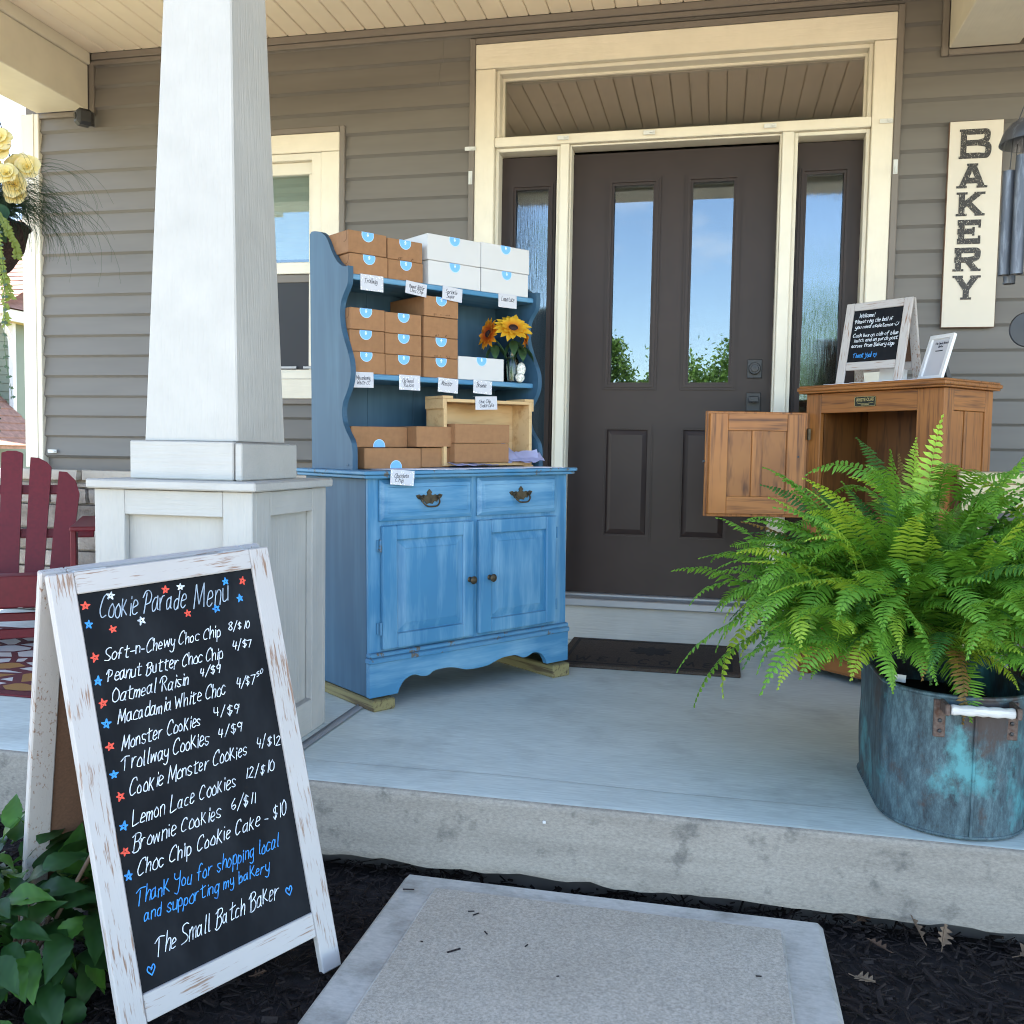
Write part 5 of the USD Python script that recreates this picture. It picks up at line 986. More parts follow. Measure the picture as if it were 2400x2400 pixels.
for k in range(5): part(kc, 'seat_slat', cbox(-.27, .27, -.50 + k * .098, -.41 + k * .098, .300 - k * .012, .318 - k * .012, .004), M['maroon'])
part(kc, 'seat_apron', cbox(-.30, .30, -.525, -.503, .185, .318, .004), M['maroon'])
for s in (-1, 1):
    part(kc, 'arm', cbox(s * .36 - .055, s * .36 + .055, -.56, .10, .505, .525, .006), M['maroon']); part(kc, 'front_leg', cbox(s * .315 - .012, s * .315 + .012, -.50, -.41, 0, .504, .004), M['maroon'])
    part(kc, 'rear_leg', tr(cbox(s * .29 - .012, s * .29 + .012, -.55, .36, .07, .16, .004), rot([1, 0, 0], math.radians(-14), (0, -.5, .12))), M['maroon'])
part(kc, 'stretcher', cbox(-.30, .30, -.45, -.43, .115, .15, .003), M['maroon']); part(kc, 'stretcher', cbox(-.30, .30, -.47, -.45, .045, .085, .003), M['maroon'])
M['rug_edge'] = surf('rug_edge', (.10, .013, .018), var=.2, scale=(120, 120, 120), rough=.95, bump=.5, bscale=(200, 400, 200))
M['rug'] = usdkit.material(stage, '/World/Looks/rug', {'tc': ('texture_coordinate', {}), 'mp': ('mapping', {'scale': (7.5, 10.5, 1), 'rotation': (0, 0, .35)}), 'v': ('voronoi_texture', {'scale': 1.0, 'feature': 'distance_to_edge', 'randomness': .8}), 'vc': ('voronoi_texture', {'scale': 1.0, 'randomness': .8}), 'sc': ('separate_color', {}),
      'r': ('rgb_ramp', {'ramp': [(0, (.52, .50, .48)), (.60, (.55, .53, .52)), (.62, (.30, .15, .035)), (.78, (.32, .16, .04)), (.80, (.05, .12, .16)), (.88, (.03, .06, .13)), (.90, (.55, .52, .48))], 'interpolate': False}), 'lt': ('math', {'math_type': 'less_than', 'value2': .10}), 'mx': ('mix_color', {'b': (.10, .013, .018)}),
      'm2': ('mapping', {'scale': (300, 300, 1)}), 'n': ('noise_texture', {'scale': 1.0}), 'b': ('bump', {'strength': .5, 'distance': .003}), 'p': ('principled_bsdf', {'roughness': .95})},
      [('tc.object', 'mp.vector'), ('mp.vector', 'v.vector'), ('mp.vector', 'vc.vector'), ('vc.color', 'sc.color'), ('sc.r', 'r.fac'), ('v.distance', 'lt.value1'), ('lt.value', 'mx.fac'), ('r.color', 'mx.a'), ('mx.result', 'p.base_color'), ('tc.object', 'm2.vector'), ('m2.vector', 'n.vector'), ('n.fac', 'b.height'), ('b.normal', 'p.normal')], surface='p.BSDF')
rg = thing('porch_rug', 'maroon bordered outdoor rug with pale petal pattern under the chair', 'rug', (-3.05, -1.56, 0))
part(rg, 'rug_border', cbox(0, 1.62, 0, 1.02, .0005, .009, .004), M['rug_edge']); part(rg, 'rug_field', sheet(.045, 1.575, .045, .975, .0105), M['rug'])

# ------------------------------------------------------------------ hanging basket
M['coco'] = surf('coco', (.055, .028, .020), var=.5, scale=(70, 70, 70), rough=.95, bump=1.0, bscale=(110, 110, 110), bdist=.012)
BX, BY, BZ = -1.645, -1.66, 1.53
hb = thing('hanging_basket', 'brown coir hanging basket cut off by the left edge of the view', 'hanging basket', (BX, BY, BZ))
mb = lathe([(0.001, -.145), (.05, -.135), (.10, -.09), (.135, -.03), (.150, .035), (.158, .045), (.150, .05), (.12, .045), (.001, .04)], 32); v, f = arr(mb); v = v + (meshkit.fbm(v * 40, 3, 4) - .5)[:, None] * .018
part(hb, 'coir_liner', (v, f), M['coco'], smooth=True); part(hb, 'wire_rim', tube([(.158 * math.cos(a), .158 * math.sin(a), .045) for a in np.linspace(0, 2 * PI, 40)], .003, 6), M['black_metal'])
for a in (.5, 2.6, 4.7): part(hb, 'chain', tube([(.157 * math.cos(a), .157 * math.sin(a), .045), (.01 * math.cos(a), .01 * math.sin(a), .62)], .002, 5), M['black_metal'])
part(hb, 'hook', tube(spline([(0, 0, .61), (.0, .0, .8), (0, 0, 1.041)], 3), .004, 6), M['black_metal'])
M['begonia'] = usdkit.material(stage, '/World/Looks/begonia', {'at': ('attribute', {'attribute': 'tone'}), 'r': ('rgb_ramp', {'ramp': [(0, (.80, .55, .05)), (.40, (.86, .70, .20)), (.85, (.86, .77, .42)), (1, (.80, .55, .33))]}), 'p': ('principled_bsdf', {'roughness': .55}), 't': ('translucent_bsdf', {'color': (.8, .65, .25)}), 'mx': ('mix_closure', {'fac': .3})}, [('at.fac', 'r.fac'), ('r.color', 'p.base_color'), ('p.BSDF', 'mx.closure1'), ('t.BSDF', 'mx.closure2')], surface='mx.closure')
bg = thing('begonia_plant', 'pale yellow begonia with ruffled double flowers and dark leaves in the hanging basket', 'flowers', (BX, BY, BZ + .04)); rr = random.Random(5)
def ruffle(o, n, rad, seed):
    n = np.array(n, float); n /= np.linalg.norm(n); a = np.cross(n, [.1, .2, 1.0]); a /= np.linalg.norm(a); b_ = np.cross(n, a); V, F, T = [], [], []; k0 = 0; r2 = random.Random(seed)
    for ring_, (cnt, rl, ti) in enumerate(((5, 1.0, .25), (5, .75, .6), (5, .48, 1.0), (4, .28, 1.25))):
        for k in range(cnt):
            an = 2 * PI * (k + .4 * ring_) / cnt + r2.uniform(-.2, .2); d = math.cos(an) * a + math.sin(an) * b_; s_ = np.cross(n, d); L = rad * rl * r2.uniform(.85, 1.1)
            for i in range(5):
                t = i / 4; w = L * .62 * math.sin(PI * min(.92, .12 + .75 * t)); z = math.sin(ti) * t * L * .6 - (.25 * L * t**3 if ring_ == 0 else 0); rdx = math.cos(ti) * t * L
                for j, sx in enumerate((-1, -.4, .4, 1)): V.append(o + d * rdx + s_ * w * sx + n * (z + .10 * L * abs(sx) * t + r2.uniform(-.03, .03) * L)); T.append(min(1, .25 + .6 * t - .1 * ring_ + (.3 if abs(sx) == 1 and r2.random() < .2 else 0)))
            for i in range(4):
                for j in range(3): q = k0 + i * 4 + j; F += [[q, q + 1, q + 5], [q, q + 5, q + 4]]
            k0 += 20
    return np.array(V), np.array(F), np.clip(T, 0, 1)
FL = [(60, 425), (125, 460), (185, 400), (20, 400), (150, 480), (62, 520), (100, 430), (165, 440), (225, 430), (-30, 450), (-60, 500), (-20, 380), (190, 470), (140, 405)]
for k, (u_, v_) in enumerate(((10, 408), (38, 396), (58, 420), (75, 455), (72, 472), (90, 428), (45, 375), (62, 492), (-25, 420), (-40, 470), (30, 440), (-60, 400), (5, 372))):
    q = np.array([(u_ * .98 + 10 - 70) * .00138 + .205, -.10 - .04 * rr.random() + .03 * (k % 3), (545 - v_) * .00138 - .005])
    v, f, T = ruffle(q, (.25 + .5 * q[0] * 2, -1, .35 + rr.uniform(-.2, .2)), rr.uniform(.036, .046), k); colored(bg, 'flower', (v, f), T, M['begonia'])
M['begonia_leaf'] = leafmat('begonia_leaf', (.018, .055, .022), (.035, .095, .035), (.03, .09, .02), .4)
def bigleaf(o, d, up_, L, W, nseg=9, fold=.18, bend=.35, wav=.06, seed=0, ser=0.0, tipk=1.0):
    """broad leaf with a folded midrib, wavy margin and a pointed tip"""
    d = np.array(d, float); d /= np.linalg.norm(d); s_ = np.cross(d, up_); s_ /= np.linalg.norm(s_); n = np.cross(s_, d); r2 = random.Random(seed); V, F, T = [], [], []; ph = r2.uniform(0, 6)
    for i in range(nseg + 1):
        t = i / nseg; w = W * (math.sin(PI * t ** .72) ** .85) * (1 - .25 * t * tipk) if 0 < t < 1 else .0005; c0 = o + d * L * (t - .12 * bend * t * t) - n * bend * L * t * t
        for j in range(-3, 4):
            x = j / 3; e = 1 + (ser * (1 if i % 2 else -1) if abs(j) == 3 else 0); z = fold * abs(x) * w + wav * L * abs(x) ** 2 * math.sin(9 * t + ph + (1.5 if x > 0 else 0)); V.append(c0 + s_ * x * w * e + n * z); T.append(.30 + .30 * (abs(x) > .1) + r2.uniform(-.1, .1) + (.38 if j == 0 else 0) + (.22 if (i + abs(j)) % 3 == 0 else 0))
    for i in range(nseg):
        for j in range(6): q = i * 7 + j; F += [[q, q + 1, q + 8], [q, q + 8, q + 7]]
    return np.array(V), np.array(F), np.clip(T, 0, 1)
for k in range(9):
    an = rr.uniform(0, 2 * PI); o = np.array([.06 + rr.uniform(-.12, .10), -.09 + rr.uniform(-.03, .03), rr.uniform(-.07, .05)]); v, f, T = bigleaf(o, (rr.uniform(-.5, .9), -.5, rr.uniform(-1, .2)), (0, -1, .5), .12, .06, seed=k, fold=.1); colored(bg, 'leaf', (v, f), T, M['begonia_leaf'])
M['blade'] = leafmat('blade', (.020, .050, .022), (.045, .085, .035), (.03, .07, .02), .5)
gb = thing('fountain_grass', 'fine dark green ornamental grass arching out of the hanging basket', 'grass plant', (BX, BY, BZ + .04)); V, F, n0 = [], [], 0
for k in range(520):
    az = rr.gauss(-.15, .55); el = math.radians(rr.uniform(20, 88)); L = rr.uniform(.20, .50) * (1.25 if rr.random() < .10 else .78); dr = el + rr.uniform(1.25, 2.1); n = 12; s = np.linspace(0, 1, n); e = el - dr * s ** 1.1; d = np.stack([np.cos(e) * math.cos(az), np.cos(e) * math.sin(az), np.sin(e)], 1)
    P = np.array([rr.uniform(-.02, .08), rr.uniform(-.05, .06), .03]) + np.vstack([[0, 0, 0], np.cumsum(d[:-1], 0)]) * L / (n - 1); P[:, 1] += np.linspace(0, .05, n) * rr.uniform(-1, 1)
    v, f = arr(tube(P, np.linspace(.0010, .0003, n), 3, caps=False)); V.append(v); F.append(f + n0); n0 += len(v)
p_ = gb + '/' + numbered(gb, 'blades'); m_ = usdkit.mesh(stage, p_, (np.vstack(V), np.vstack(F)), M['blade'], smooth=True); UsdGeom.PrimvarsAPI(m_).CreatePrimvar('tone', Sdf.ValueTypeNames.FloatArray, 'constant').Set([.5]); tag(m_.GetPrim(), None, None, None, 'stuff')
M['vine_leaf'] = leafmat('vine_leaf', (.14, .20, .03), (.30, .36, .07), (.25, .32, .05)); M['vine_leaf_b'] = leafmat('vine_leaf_b', (.05, .09, .05), (.10, .15, .09), (.08, .12, .05))
for k, (dx, drop_, side_) in enumerate(((-.03, .33, .02), (.03, .42, .05), (.06, .22, .09), (.095, .30, .03), (-.06, .40, -.02), (.12, .10, .05), (.07, .62, .02), (.10, .52, .045))):
    vn = thing('trailing_vine', ('short lime green vine trailing in front of the hanging basket' if drop_ < .35 else 'long thin vine hanging below the hanging basket') + f', strand {k + 1} from the left' if False else ['lime vine crossing the middle of the hanging basket', 'lime vine hanging to the basket bottom', 'short lime vine bending right over the basket', 'vine at the right side of the basket above the sky gap', 'vine at the far left below the begonia leaves', 'short vine with red bloom beside the grass', 'longest thin vine hanging down before the neighbouring roof', 'long thin vine with tiny blue-grey leaves nearest the corner board'][k], 'vine', (BX + .11, BY, BZ))
    pts = spline([(dx * .6, -.13, .06), (dx + side_ * .3, -.165, .0), (dx + side_ * .6 + rr.uniform(-.01, .01), -.165, -drop_ * .35), (dx + side_ * .8 + rr.uniform(-.015, .015), -.160, -drop_ * .7), (dx + side_, -.155, -drop_)], 10)
    part(vn, 'stem', tube(pts, .0009, 4), M['stem']); m_i = 'vine_leaf' if k < 6 else 'vine_leaf_b'; V, F, T, n0 = [], [], [], 0
    for q in pts[4::1 if k < 6 else 2]:
        for sg in (-1, 1):
            v, f, tt = bigleaf(q, (sg, rr.uniform(-.5, .1), rr.uniform(-.8, .3)), (0, -1, .3), rr.uniform(.013, .020) * (1 if k < 6 else .7), .0075 * (1 if k < 6 else .8), 3, seed=k); V.append(v); F.append(f + n0); T.append(tt); n0 += len(v)
    p_ = vn + '/leaves'; m_ = usdkit.mesh(stage, p_, (np.vstack(V), np.vstack(F)), M[m_i], smooth=True); UsdGeom.PrimvarsAPI(m_).CreatePrimvar('tone', Sdf.ValueTypeNames.FloatArray, 'vertex').Set([float(x) for x in np.concatenate(T)]); tag(m_.GetPrim(), None, None, None, 'stuff')
M['red_petal'] = plain('red_petal', (.30, .01, .02), .5)
v, f, T = ruffle(np.array([0, 0, 0.0]), (.3, -1, .1), .020, 77); single('red_bloom', (v + np.array([BX + .165, BY - .16, BZ - .015]), f), M['red_petal'], 'small dark red bloom at the right side of the hanging basket', 'flower', smooth=True)

# ------------------------------------------------------------------ small things on the house
sc = thing('security_camera', 'small black security camera on the end of the left porch beam', 'camera', (-2.432, -.075, 2.505), math.radians(-35))
part(sc, 'camera_body', cbox(-.034, .034, -.045, .035, -.040, .040, .016), M['black_metal'], smooth=30); part(sc, 'lens', lathe([(0, .004), (.016, .003), (.018, 0)], 16, (0, -.046, 0), 'y'), plain('lens', (.01, .01, .012), .1)); part(sc, 'bracket', cbox(-.045, -.034, -.01, .06, -.02, .05, .004), M['black_metal'])
M['clip'] = usdkit.material(stage, '/World/Looks/clip', {'p': ('principled_bsdf', {'base_color': (.72, .73, .70), 'roughness': .25, 'alpha': .75})}, [], surface='p.BSDF')
for (x, z, vert, lab) in ((-.012, 2.298, 0, 'clear plastic hook on the transom bar above the left mullion'), (.375, 2.300, 0, 'clear plastic hook on the transom bar above the front door'), (.895, 2.299, 0, 'clear plastic hook on the transom bar above the right mullion'), (1.368, 2.292, 0, 'clear plastic hook on the right door casing at transom height'),
        (1.412, 2.10, 1, 'clear plastic hook on the trim right of the door near the sign'), (-.446, 2.14, 1, 'clear plastic hook on the trim left of the door, lower one'), (-.448, 2.272, 0, 'clear plastic hook on the trim left of the door, upper one'), (-2.70, .835, 0, 'clear plastic hook low on the siding beside the corner board')):
    t = thing('plastic_hook', lab, 'hook', (x, -.008, z)); a, b_ = (.009, .030) if vert else (.026, .009)
    part(t, 'base_plate', cbox(-a, a, -.003, .002, -b_, b_, .002), M['clip']); part(t, 'hook_tip', cbox(-a * .35 + (0 if vert else .012), a * .35 + (0 if vert else .012), -.012, -.003, -b_ * .5 - (.012 if vert else 0), b_ * .4 - (.012 if vert else 0), .002), M['clip'])

# ------------------------------------------------------------------ bark mulch, leaves, litter
M['bark'] = usdkit.material(stage, '/World/Looks/bark', {'g': ('geometry', {}), 'r': ('rgb_ramp', {'ramp': [(0, (.016, .010, .008)), (.40, (.045, .028, .021)), (.72, (.095, .058, .042)), (.92, (.19, .12, .08)), (1, (.29, .20, .13))]}), 'tc': ('texture_coordinate', {}), 'm': ('mapping', {'scale': (160, 160, 160)}), 'n': ('noise_texture', {'scale': 1.0}), 'b': ('bump', {'strength': .6, 'distance': .003}), 'p': ('principled_bsdf', {'roughness': .8, 'specular_ior_level': .3})},
      [('g.random_per_island', 'r.fac'), ('r.color', 'p.base_color'), ('tc.object', 'm.vector'), ('m.vector', 'n.vector'), ('n.fac', 'b.height'), ('b.normal', 'p.normal')], surface='p.BSDF')
def chips(N, regs, seed):
    r = np.random.RandomState(seed); ar = np.array([(b - a) * (d - c) for a, b, c, d in regs]); w = r.choice(len(regs), N, p=ar / ar.sum()); g = np.array(regs)[w]
    X = g[:, 0] + r.rand(N) * (g[:, 1] - g[:, 0]); Y = g[:, 2] + r.rand(N) * (g[:, 3] - g[:, 2]); Zb = -.262 + .022 * 2 * (meshkit.fbm(np.stack([X * 3, Y * 3, 0 * X], -1), 3, 1) - .5)
    L = np.exp(r.normal(-3.75, .55, N)); W = np.minimum(L * .5, np.exp(r.normal(-5.3, .45, N))); Tt = W * (.25 + .5 * r.rand(N)); az = r.rand(N) * 2 * PI; el = r.normal(.05, .28, N)
    d = np.stack([np.cos(az) * np.cos(el), np.sin(az) * np.cos(el), np.sin(el)], 1); s_ = np.stack([-np.sin(az), np.cos(az), r.normal(0, .4, N)], 1); s_ /= np.linalg.norm(s_, axis=1, keepdims=True); n_ = np.cross(d, s_)
    c0 = np.stack([X, Y, Zb + .004 + .020 * r.rand(N)], 1); V = []
    for i, (a, b, c) in enumerate(np.ndindex(2, 2, 2)):
        k = .35 + .65 * r.rand(N) if True else 1; V.append(c0 + d * (L * (a - .5) * (.8 + .4 * r.rand(N)))[:, None] + s_ * (W * (b - .5) * k)[:, None] + n_ * (Tt * (c - .5))[:, None])
    V = np.stack(V, 1); f = np.array([[0, 1, 3], [0, 3, 2], [4, 6, 7], [4, 7, 5], [0, 4, 5], [0, 5, 1], [2, 3, 7], [2, 7, 6], [0, 2, 6], [0, 6, 4], [1, 5, 7], [1, 7, 3]])
    return V.reshape(-1, 3), (f[None] + (np.arange(N) * 8)[:, None, None]).reshape(-1, 3)
single('mulch', chips(17000, [(-1.75, -.035, -3.5, -1.97), (.995, 2.5, -3.1, -1.97), (-.03, .99, -2.08, -1.95)], 11), M['bark'], 'dark brown shredded bark mulch on both sides of the walkway', 'mulch', kind='stuff')
M['dead_leaf'] = surf('dead_leaf', (.13, .085, .052), var=.4, scale=(30, 30, 30), rough=.8); M['dead_leaf_b'] = surf('dead_leaf_b', (.21, .15, .095), var=.35, scale=(30, 30, 30), rough=.8); M['dead_leaf_c'] = surf('dead_leaf_c', (.09, .05, .03), var=.35, scale=(30, 30, 30), rough=.8)
def oakleaf(name, lab, x, y, z, L, az, tilt, mt, lob=4, curl=.35):
    n = 4 * lob + 2; V, F = [], []
    for i in range(n + 1):
        t = i / n; w = L * .26 * (math.sin(PI * t ** .8) ** .7 if 0 < t < 1 else .01) * (1 + .55 * math.cos(t * lob * 2 * PI + .6))
        for j in (-1, 0, 1): V.append((t * L, j * w, curl * (abs(j) * w * 1.2) + .35 * L * curl * (t - .5) ** 2))
    for i in range(n):
        for j in range(2): q = i * 3 + j; F += [[q, q + 1, q + 4], [q, q + 4, q + 3]]
    t = thing(name, lab, 'leaf', (x, y, z), az); v = np.array(V); part(t, 'leaf_blade', tr((v, np.array(F)), rot([0, 1, 0], -tilt) @ rot([1, 0, 0], tilt * .7)), M[mt], smooth=True)
    part(t, 'leaf_stalk', tr(tube([(-.25 * L, 0, .004), (0, 0, .002), (L * .9, 0, .004)], .0012, 4), rot([0, 1, 0], -tilt)), M[mt])
for a in (('pale lobed dead oak leaf on the mulch at the right edge of the walkway', 1.03, -2.26, -.225, .05, -.7, .2, 'dead_leaf_b'), ('brown dead leaf heap leaf nearest the slab foundation', 1.07, -2.02, -.22, .05, .6, .4, 'dead_leaf_c'), ('upright tan dead leaf against the slab in the right bed', 1.20, -2.08, -.215, .055, 2.2, .8, 'dead_leaf'),
          ('folded tan dead leaf standing beside the upright one', 1.24, -2.09, -.22, .05, 1.2, .9, 'dead_leaf'), ('large flat tan dead leaf right of the upright pair under the slab', 1.40, -2.09, -.222, .075, .3, .25, 'dead_leaf'), ('small tan dead leaf near the right edge under the boiler planter', 1.56, -2.12, -.225, .055, -.9, .35, 'dead_leaf_b'),
          ('tiny brown dead leaf in the mulch right of the walkway corner', 1.12, -2.12, -.232, .05, 2.6, .2, 'dead_leaf_c'), ('small yellow dead leaf lying far right in the mulch', 1.46, -2.42, -.236, .030, 1.0, .3, 'dead_leaf_b'), ('pale dead leaf on the dark mulch behind the menu stand foot', -.20, -2.55, -.235, .03, .4, .3, 'dead_leaf_c')):
    oakleaf('dead_leaf', *a)
M['bark_chip'] = plain('bark_chip', (.018, .012, .012), .8); M['bark_chip_b'] = plain('bark_chip_b', (.20, .11, .06), .8)
for k, (x, y, L, az, lab) in enumerate(((.015, -2.18, .028, .2, 'thin dark bark sliver at the back left corner of the walkway'), (.19, -2.245, .015, .3, 'small bark chip of the pair near the slab edge'), (.205, -2.255, .017, .9, 'larger bark chip of the pair near the slab edge'), (.245, -2.33, .014, -.9, 'short bark sliver in the middle of the walkway'),
        (.20, -2.42, .032, .75, 'long thin bark sliver nearest the viewer on the walkway'), (.345, -2.36, .011, 1.2, 'round dark bark crumb right of centre on the walkway'), (.83, -2.36, .012, .1, 'tiny bark bit near the right border of the walkway'), (.12, -2.40, .006, 0, 'tiny dark grain on the walkway left of the slivers'), (.43, -2.46, .006, .5, 'tiny dark grain on the walkway right of the crumb'))):
    t = thing('bark_bit', lab, 'bark', (x, y, WZ + .0035), az); rr = random.Random(k); m = cbox(-L / 2, L / 2, -L * .05 - .0008, L * .05 + .0008, 0, .002, .0008); v = np.asarray(m.vertices); v[:, 1] += .12 * L * (v[:, 0] / L * 2) ** 2; part(t, 'chip', m, M['bark_chip'])
for k, (x, y, L, az, lab) in enumerate(((1.42, -2.47, .06, .05, 'reddish brown bark piece lying on the mulch far right'), (-.09, -2.86, .10, 1.0, 'pale brown bark stick at the lower left edge of the walkway'))):
    t = thing('bark_stick', lab, 'bark', (x, y, -.238 + .02 * k), az); part(t, 'stick', cbox(-L / 2, L / 2, -.006, .006, 0, .008, .003), M['bark_chip_b'])
for k, (x, y, z, L, az) in enumerate(((1.55, -2.25, -.225, .16, .8), (1.30, -2.5, -.235, .2, -.4))):
    single('dry_twig', tube(spline([(x, y, z), (x + L * .5 * math.cos(az), y + L * .5 * math.sin(az), z + .02), (x + L * math.cos(az), y + L * math.sin(az), z + .005)], 5), .0012, 4), M['dead_leaf_b'], ('thin dry twig on the mulch below the boiler planter', 'thin dry twig on the mulch near the lower right corner')[k], 'twig', smooth=True)
# flecks on the slab
single('paper_scrap', cbox(.318, .326, -2.047, -2.043, -.052, -.045, .001), M['whitebox'], 'tiny white paper scrap stuck on the front face of the porch slab', 'paper')
M['crack'] = plain('crack', (.33, .325, .30), .9)
part(porch, 'form_line', cat([strip(a, b, .0018, .0015) for a, b in (((-.35, -1.90), (.18, -1.88)), ((.18, -1.88), (.62, -1.895)), ((.62, -1.895), (1.08, -1.89)))]), M['crack'])

# ------------------------------------------------------------------ leafy shrub at the lower left
M['shrub_leaf'] = leafmat('shrub_leaf', (.012, .042, .013), (.034, .100, .024), (.05, .14, .02), .42); M['shrub_leaf_b'] = leafmat('shrub_leaf_b', (.030, .095, .016), (.075, .19, .028), (.10, .24, .02), .38)
M['twig'] = surf('twig', (.085, .055, .035), var=.3, scale=(40, 40, 40), rough=.8)
sh = thing('leafy_shrub', 'broad-leaved dark green shrub in the lower left corner beside the menu stand', 'shrub', (-.68, -2.70, -.25)); rr = random.Random(21)
O0 = np.array([-.95, -2.68, -.25])
for k in range(9):
    a = rr.uniform(0, 2 * PI); r0 = rr.uniform(.10, .30); part(sh, 'stem', tube(spline([(0.02 * math.cos(a), .02 * math.sin(a), 0), (.5 * r0 * math.cos(a), .5 * r0 * math.sin(a), .16), (r0 * math.cos(a), r0 * math.sin(a), .28 + .1 * rr.random())], 5), .0045, 5), M['twig'], smooth=True)
def shrub_leaf(o, d, L, up_=(0, 0, 1), b=False, seed=0):
    v, f, T = bigleaf(np.array(o), d, np.array(up_, float), L, L * .30, 14, .20, .45, .030, seed, .05); colored(sh, 'leaf', (v, f), T, M['shrub_leaf_b' if b else 'shrub_leaf'])
for k in range(250):
    a = rr.uniform(-PI, PI); u = rr.random(); ph = math.acos(rr.uniform(-.35, 1)); rad = np.array([.27, .24, .27]) * rr.uniform(.62, 1.0); dr_ = np.array([math.sin(ph) * math.cos(a), math.sin(ph) * math.sin(a), math.cos(ph)])
    o = dr_ * rad + np.array([0, 0, .08]); d = dr_ * .8 + np.array([rr.uniform(-.5, .5), rr.uniform(-.5, .5), rr.uniform(-.55, .15)])
    upv = dr_ + np.array([0, -.2, .9]); shrub_leaf(o - d * .05, d, rr.uniform(.062, .112), upv, rr.random() < .25, k)

# ------------------------------------------------------------------ the neighbouring house
M['nb_siding'] = surf('nb_siding', (.20, .235, .175), var=.04, rough=.6); M['nb_roof'] = surf('nb_roof', (.40, .225, .165), var=.25, scale=(14, 14, 14), rough=.9); M['nb_soffit'] = plain('nb_soffit', (.70, .56, .26), .6); M['nb_white'] = plain('nb_white', (.72, .72, .69), .5)
nb = thing('neighbour_house', 'sage green lap-sided neighbouring house with reddish shingle roofs at the far left', 'house', (-9.0, 7.0, -.3))
def lap(x0, x1, y, z0, z1, pitch=.115):
    ms, z = [], z0
    while z < z1 - .01: ms.append(ext_x(Polygon([(y + .03, z), (y - .012, z), (y - .002, min(z + pitch, z1) - .003), (y + .03, min(z + pitch, z1) - .003)]), x0, x1)); z += pitch
    return cat(ms)
part(nb, 'siding', lap(-4.5, .02, 0, .3, 2.86), M['nb_siding'], kind='stuff'); part(nb, 'wall', pbox(-4.5, .02, .02, 7, .0, 2.86), M['nb_siding']); part(nb, 'corner_trim', cbox(.02, .09, -.02, .05, .3, 2.86, .004), M['nb_white'])
part(nb, 'fascia', [cbox(-4.7, .21, -.32, -.28, 2.86, 3.02, .004), cbox(.17, .21, -.28, 7, 2.86, 3.02, .004)], M['nb_white']); part(nb, 'soffit', pbox(-4.7, .17, -.28, 7, 2.86, 2.88), M['nb_soffit'])
part(nb, 'gutter', cbox(-4.7, .26, -.40, -.32, 2.93, 3.03, .012), M['nb_white'])
part(nb, 'downspout', tube([(.16, -.34, 2.95), (.12, -.10, 2.62), (.12, -.06, 2.3)], .03, 6), M['nb_white'])
def shingles(P0, ux, vy, nu, nv, th=.012):
    """courses of shingles on the slope P0 + ux, P0 + vy"""
    P0, ux, vy = map(lambda a: np.array(a, float), (P0, ux, vy)); nrm = np.cross(ux, vy); nrm /= np.linalg.norm(nrm); ms = []
    for j in range(nv):
        a, b_ = P0 + vy * (j / nv), P0 + vy * ((j + 1.06) / nv); q = [a + nrm * th, a + ux + nrm * th, b_ + ux + nrm * .001, b_ + nrm * .001, a, a + ux]
        ms.append((np.array(q), np.array([[0, 1, 2], [0, 2, 3], [4, 5, 1], [4, 1, 0]])))
    return cat(ms)
hip = np.array([(.24, -.36, 3.03), (.24, 7.2, 3.03), (-2.3, 3.4, 5.2), (-4.7, -.36, 3.03), (-4.7, 7.2, 3.03), (-2.6, 3.4, 5.2)])
part(nb, 'roof', (hip, np.array([[0, 1, 2], [3, 0, 2], [3, 2, 5], [4, 3, 5], [1, 4, 5], [1, 5, 2]])), M['nb_roof'])
part(nb, 'shingle_course', shingles((-4.6, -.36, 3.05), (4.84, 0, 0), (0, 3.6, 2.08), 1, 22), M['nb_roof'], kind='stuff')
# lower gable projecting towards the viewer
g0, gx, gz = -1.2, .62, 1.15      # ridge x, eave x, eave z
gs = (2.72 - gz) / (gx - g0)
part(nb, 'gable_wall', pbox(-3.0, .22, -1.28, -.02, .0, 1.4), M['nb_siding']); part(nb, 'siding', lap(-3.0, .22, -1.32, .3, 2.0), M['nb_siding'], kind='stuff')
part(nb, 'rake_fascia', ext_y(Polygon([(g0, 2.72), (gx, gz), (gx, gz - .17), (g0, 2.55)]), -1.80, -1.76), M['nb_white'])
part(nb, 'gable_roof', ext_y(Polygon([(g0, 2.76), (gx + .04, gz + .0), (gx + .04, gz - .04), (g0, 2.71)]), -1.82, -.0), M['nb_roof'])
part(nb, 'shingle_course', shingles((gx + .05, -1.82, gz), (0, 1.82, 0), (g0 - gx - .05, 0, 2.77 - gz), 1, 16), M['nb_roof'], kind='stuff')
sof = []
for k in range(14):
    a, b_ = k / 14, (k + .93) / 14; x0, x1 = gx + (g0 - gx) * a, gx + (g0 - gx) * b_; zf = lambda x: 2.55 - (x - g0) * gs
    sof.append(ext_y(Polygon([(x0, zf(x0) + .02), (x1, zf(x1) + .02), (x1, zf(x1)), (x0, zf(x0))]), -1.755, -1.285))
part(nb, 'soffit_board', sof, M['nb_soffit'], kind='stuff')

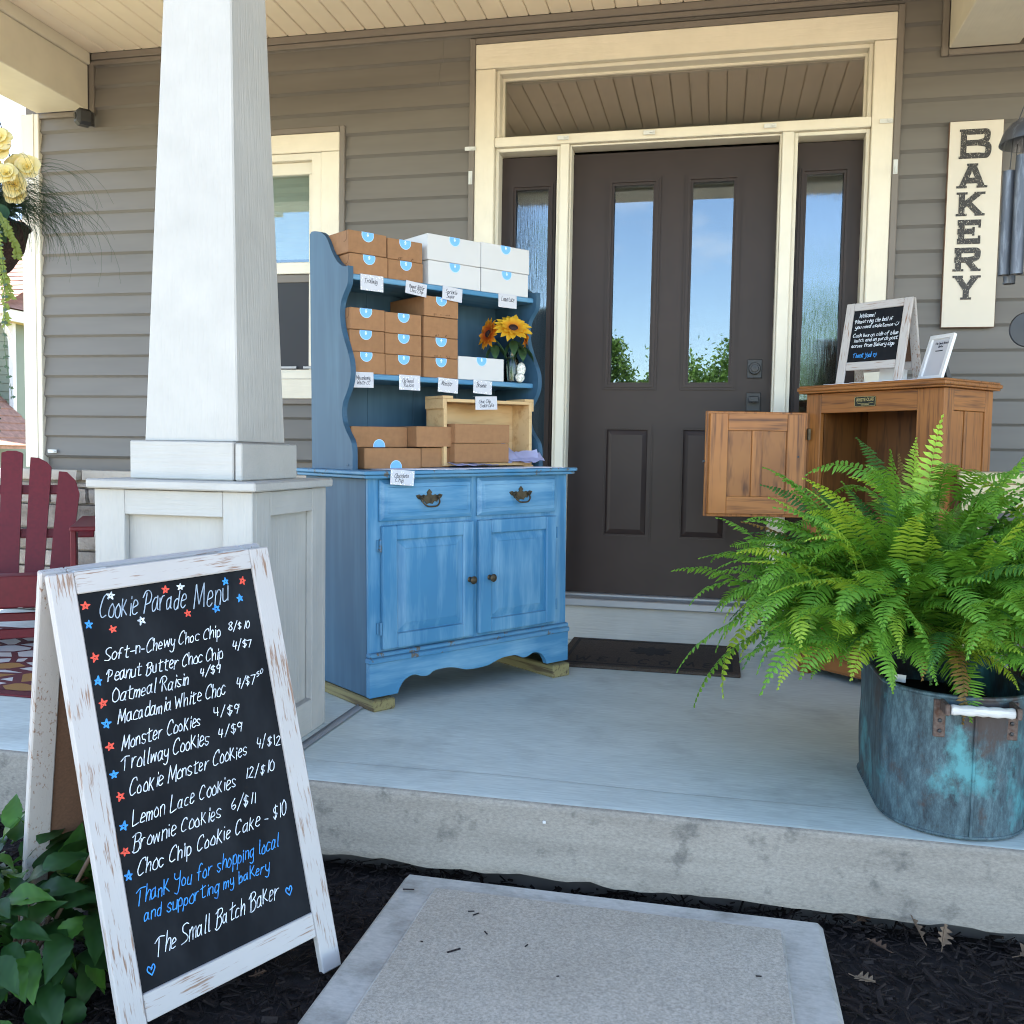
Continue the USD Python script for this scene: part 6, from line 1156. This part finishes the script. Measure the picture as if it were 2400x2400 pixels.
# ------------------------------------------------------------------ trees across the street (seen as reflections in the glass)
M['tree_leaf'] = leafmat('tree_leaf', (.07, .14, .025), (.16, .27, .05), (.12, .22, .03), .5); M['bark_tree'] = surf('bark_tree', (.10, .08, .06), var=.3, scale=(8, 8, 3), rough=.9)
def tree(lab, x, y, h, rad, n, seed, z0=-.35, trunk=.9):
    t = thing('young_tree', lab, 'tree', (x, y, z0)); r = np.random.RandomState(seed); part(t, 'trunk', tube([(0, 0, 0), (.03, 0, h * .5), (0, .02, h * .9)], [.07, .05, .01], 7), M['bark_tree'], smooth=True)
    limbs = []
    for k in range(12):
        a = k * 2.4; zb = h * (trunk * .35 + .05 * k); e = np.array([math.cos(a) * rad * .7, math.sin(a) * rad * .7, zb + rad * .6]); limbs.append((np.array([0, 0, zb]), e)); part(t, 'limb', tube([(0, 0, zb), tuple(e * np.array([.5, .5, 1]) - np.array([0, 0, rad * .2])), tuple(e)], [.025, .016, .006], 5), M['bark_tree'], smooth=True)
    cl = np.array([a + (b_ - a) * r.uniform(.3, 1.15) + r.normal(0, rad * .16, 3) for a, b_ in limbs for _ in range(7)] + [np.array([0, 0, h * .92]) + r.normal(0, rad * .2, 3) for _ in range(8)])
    c0 = cl[r.randint(len(cl), size=n)] + r.normal(0, rad * .13, (n, 3)); s_ = .075 * (.6 + .8 * r.rand(n)); a = r.normal(size=(n, 3)); a /= np.linalg.norm(a, axis=1, keepdims=True); b_ = np.cross(a, r.normal(size=(n, 3))); b_ /= np.linalg.norm(b_, axis=1, keepdims=True)
    V = np.stack([c0 - a * s_[:, None], c0 + b_ * s_[:, None] * .45, c0 + a * s_[:, None], c0 - b_ * s_[:, None] * .45], 1).reshape(-1, 3); F = (np.array([[0, 1, 2], [0, 2, 3]])[None] + (np.arange(n) * 4)[:, None, None]).reshape(-1, 3)
    p = t + '/crown'; m = usdkit.mesh(stage, p, (V, F), M['tree_leaf']); UsdGeom.PrimvarsAPI(m).CreatePrimvar('tone', Sdf.ValueTypeNames.FloatArray, 'vertex').Set([float(x) for x in np.repeat(r.rand(n), 4)]); tag(m.GetPrim(), None, None, None, 'stuff')
tree('slender young tree reflected at the left of the left door glass', -2.75, -24, 4.7, .85, 5200, 1); tree('low bushy tree reflected at the right of the left door glass', -1.25, -26, 3.9, 1.3, 6400, 2); tree('round bushy tree reflected in the right door glass', .55, -25, 3.7, 1.7, 8400, 3)
tree('tall airy tree reflected in the left sidelight', -5.6, -22, 7.4, 1.5, 6000, 4); tree('broad leafy tree reflected in the right sidelight', 3.6, -22, 5.3, 1.9, 9600, 5)

# ------------------------------------------------------------------ sets of like things
GROUPS = {'bakery_box': 'bakery boxes stacked on the hutch', 'name_card': 'flavour cards on the hutch', 'plastic_hook': 'clear plastic hooks on the house', 'dead_leaf': 'dead leaves on the mulch', 'bark_bit': 'bark bits on the walkway', 'bark_stick': 'loose bark pieces',
          'dry_twig': 'dry twigs on the mulch', 'boiler_tub': 'copper boiler planters', 'boston_fern': 'ferns in the boiler planters', 'trailing_vine': 'vines trailing from the hanging basket', 'sunflower': 'sunflowers in the jar', 'timber_block': 'timber blocks under the hutch',
          'young_tree': 'trees reflected in the door glass', 'tissue_paper': 'tissue paper on the hutch counter', 'speckled_stone': 'speckled stones before the jar'}
for p_ in stage.GetPrimAtPath('/World').GetChildren():
    base = p_.GetName(); base = base[:-4] if base[-4:-3] == '_' and base[-3:].isdigit() else base
    if base in GROUPS: p_.SetCustomDataByKey('group', GROUPS[base])
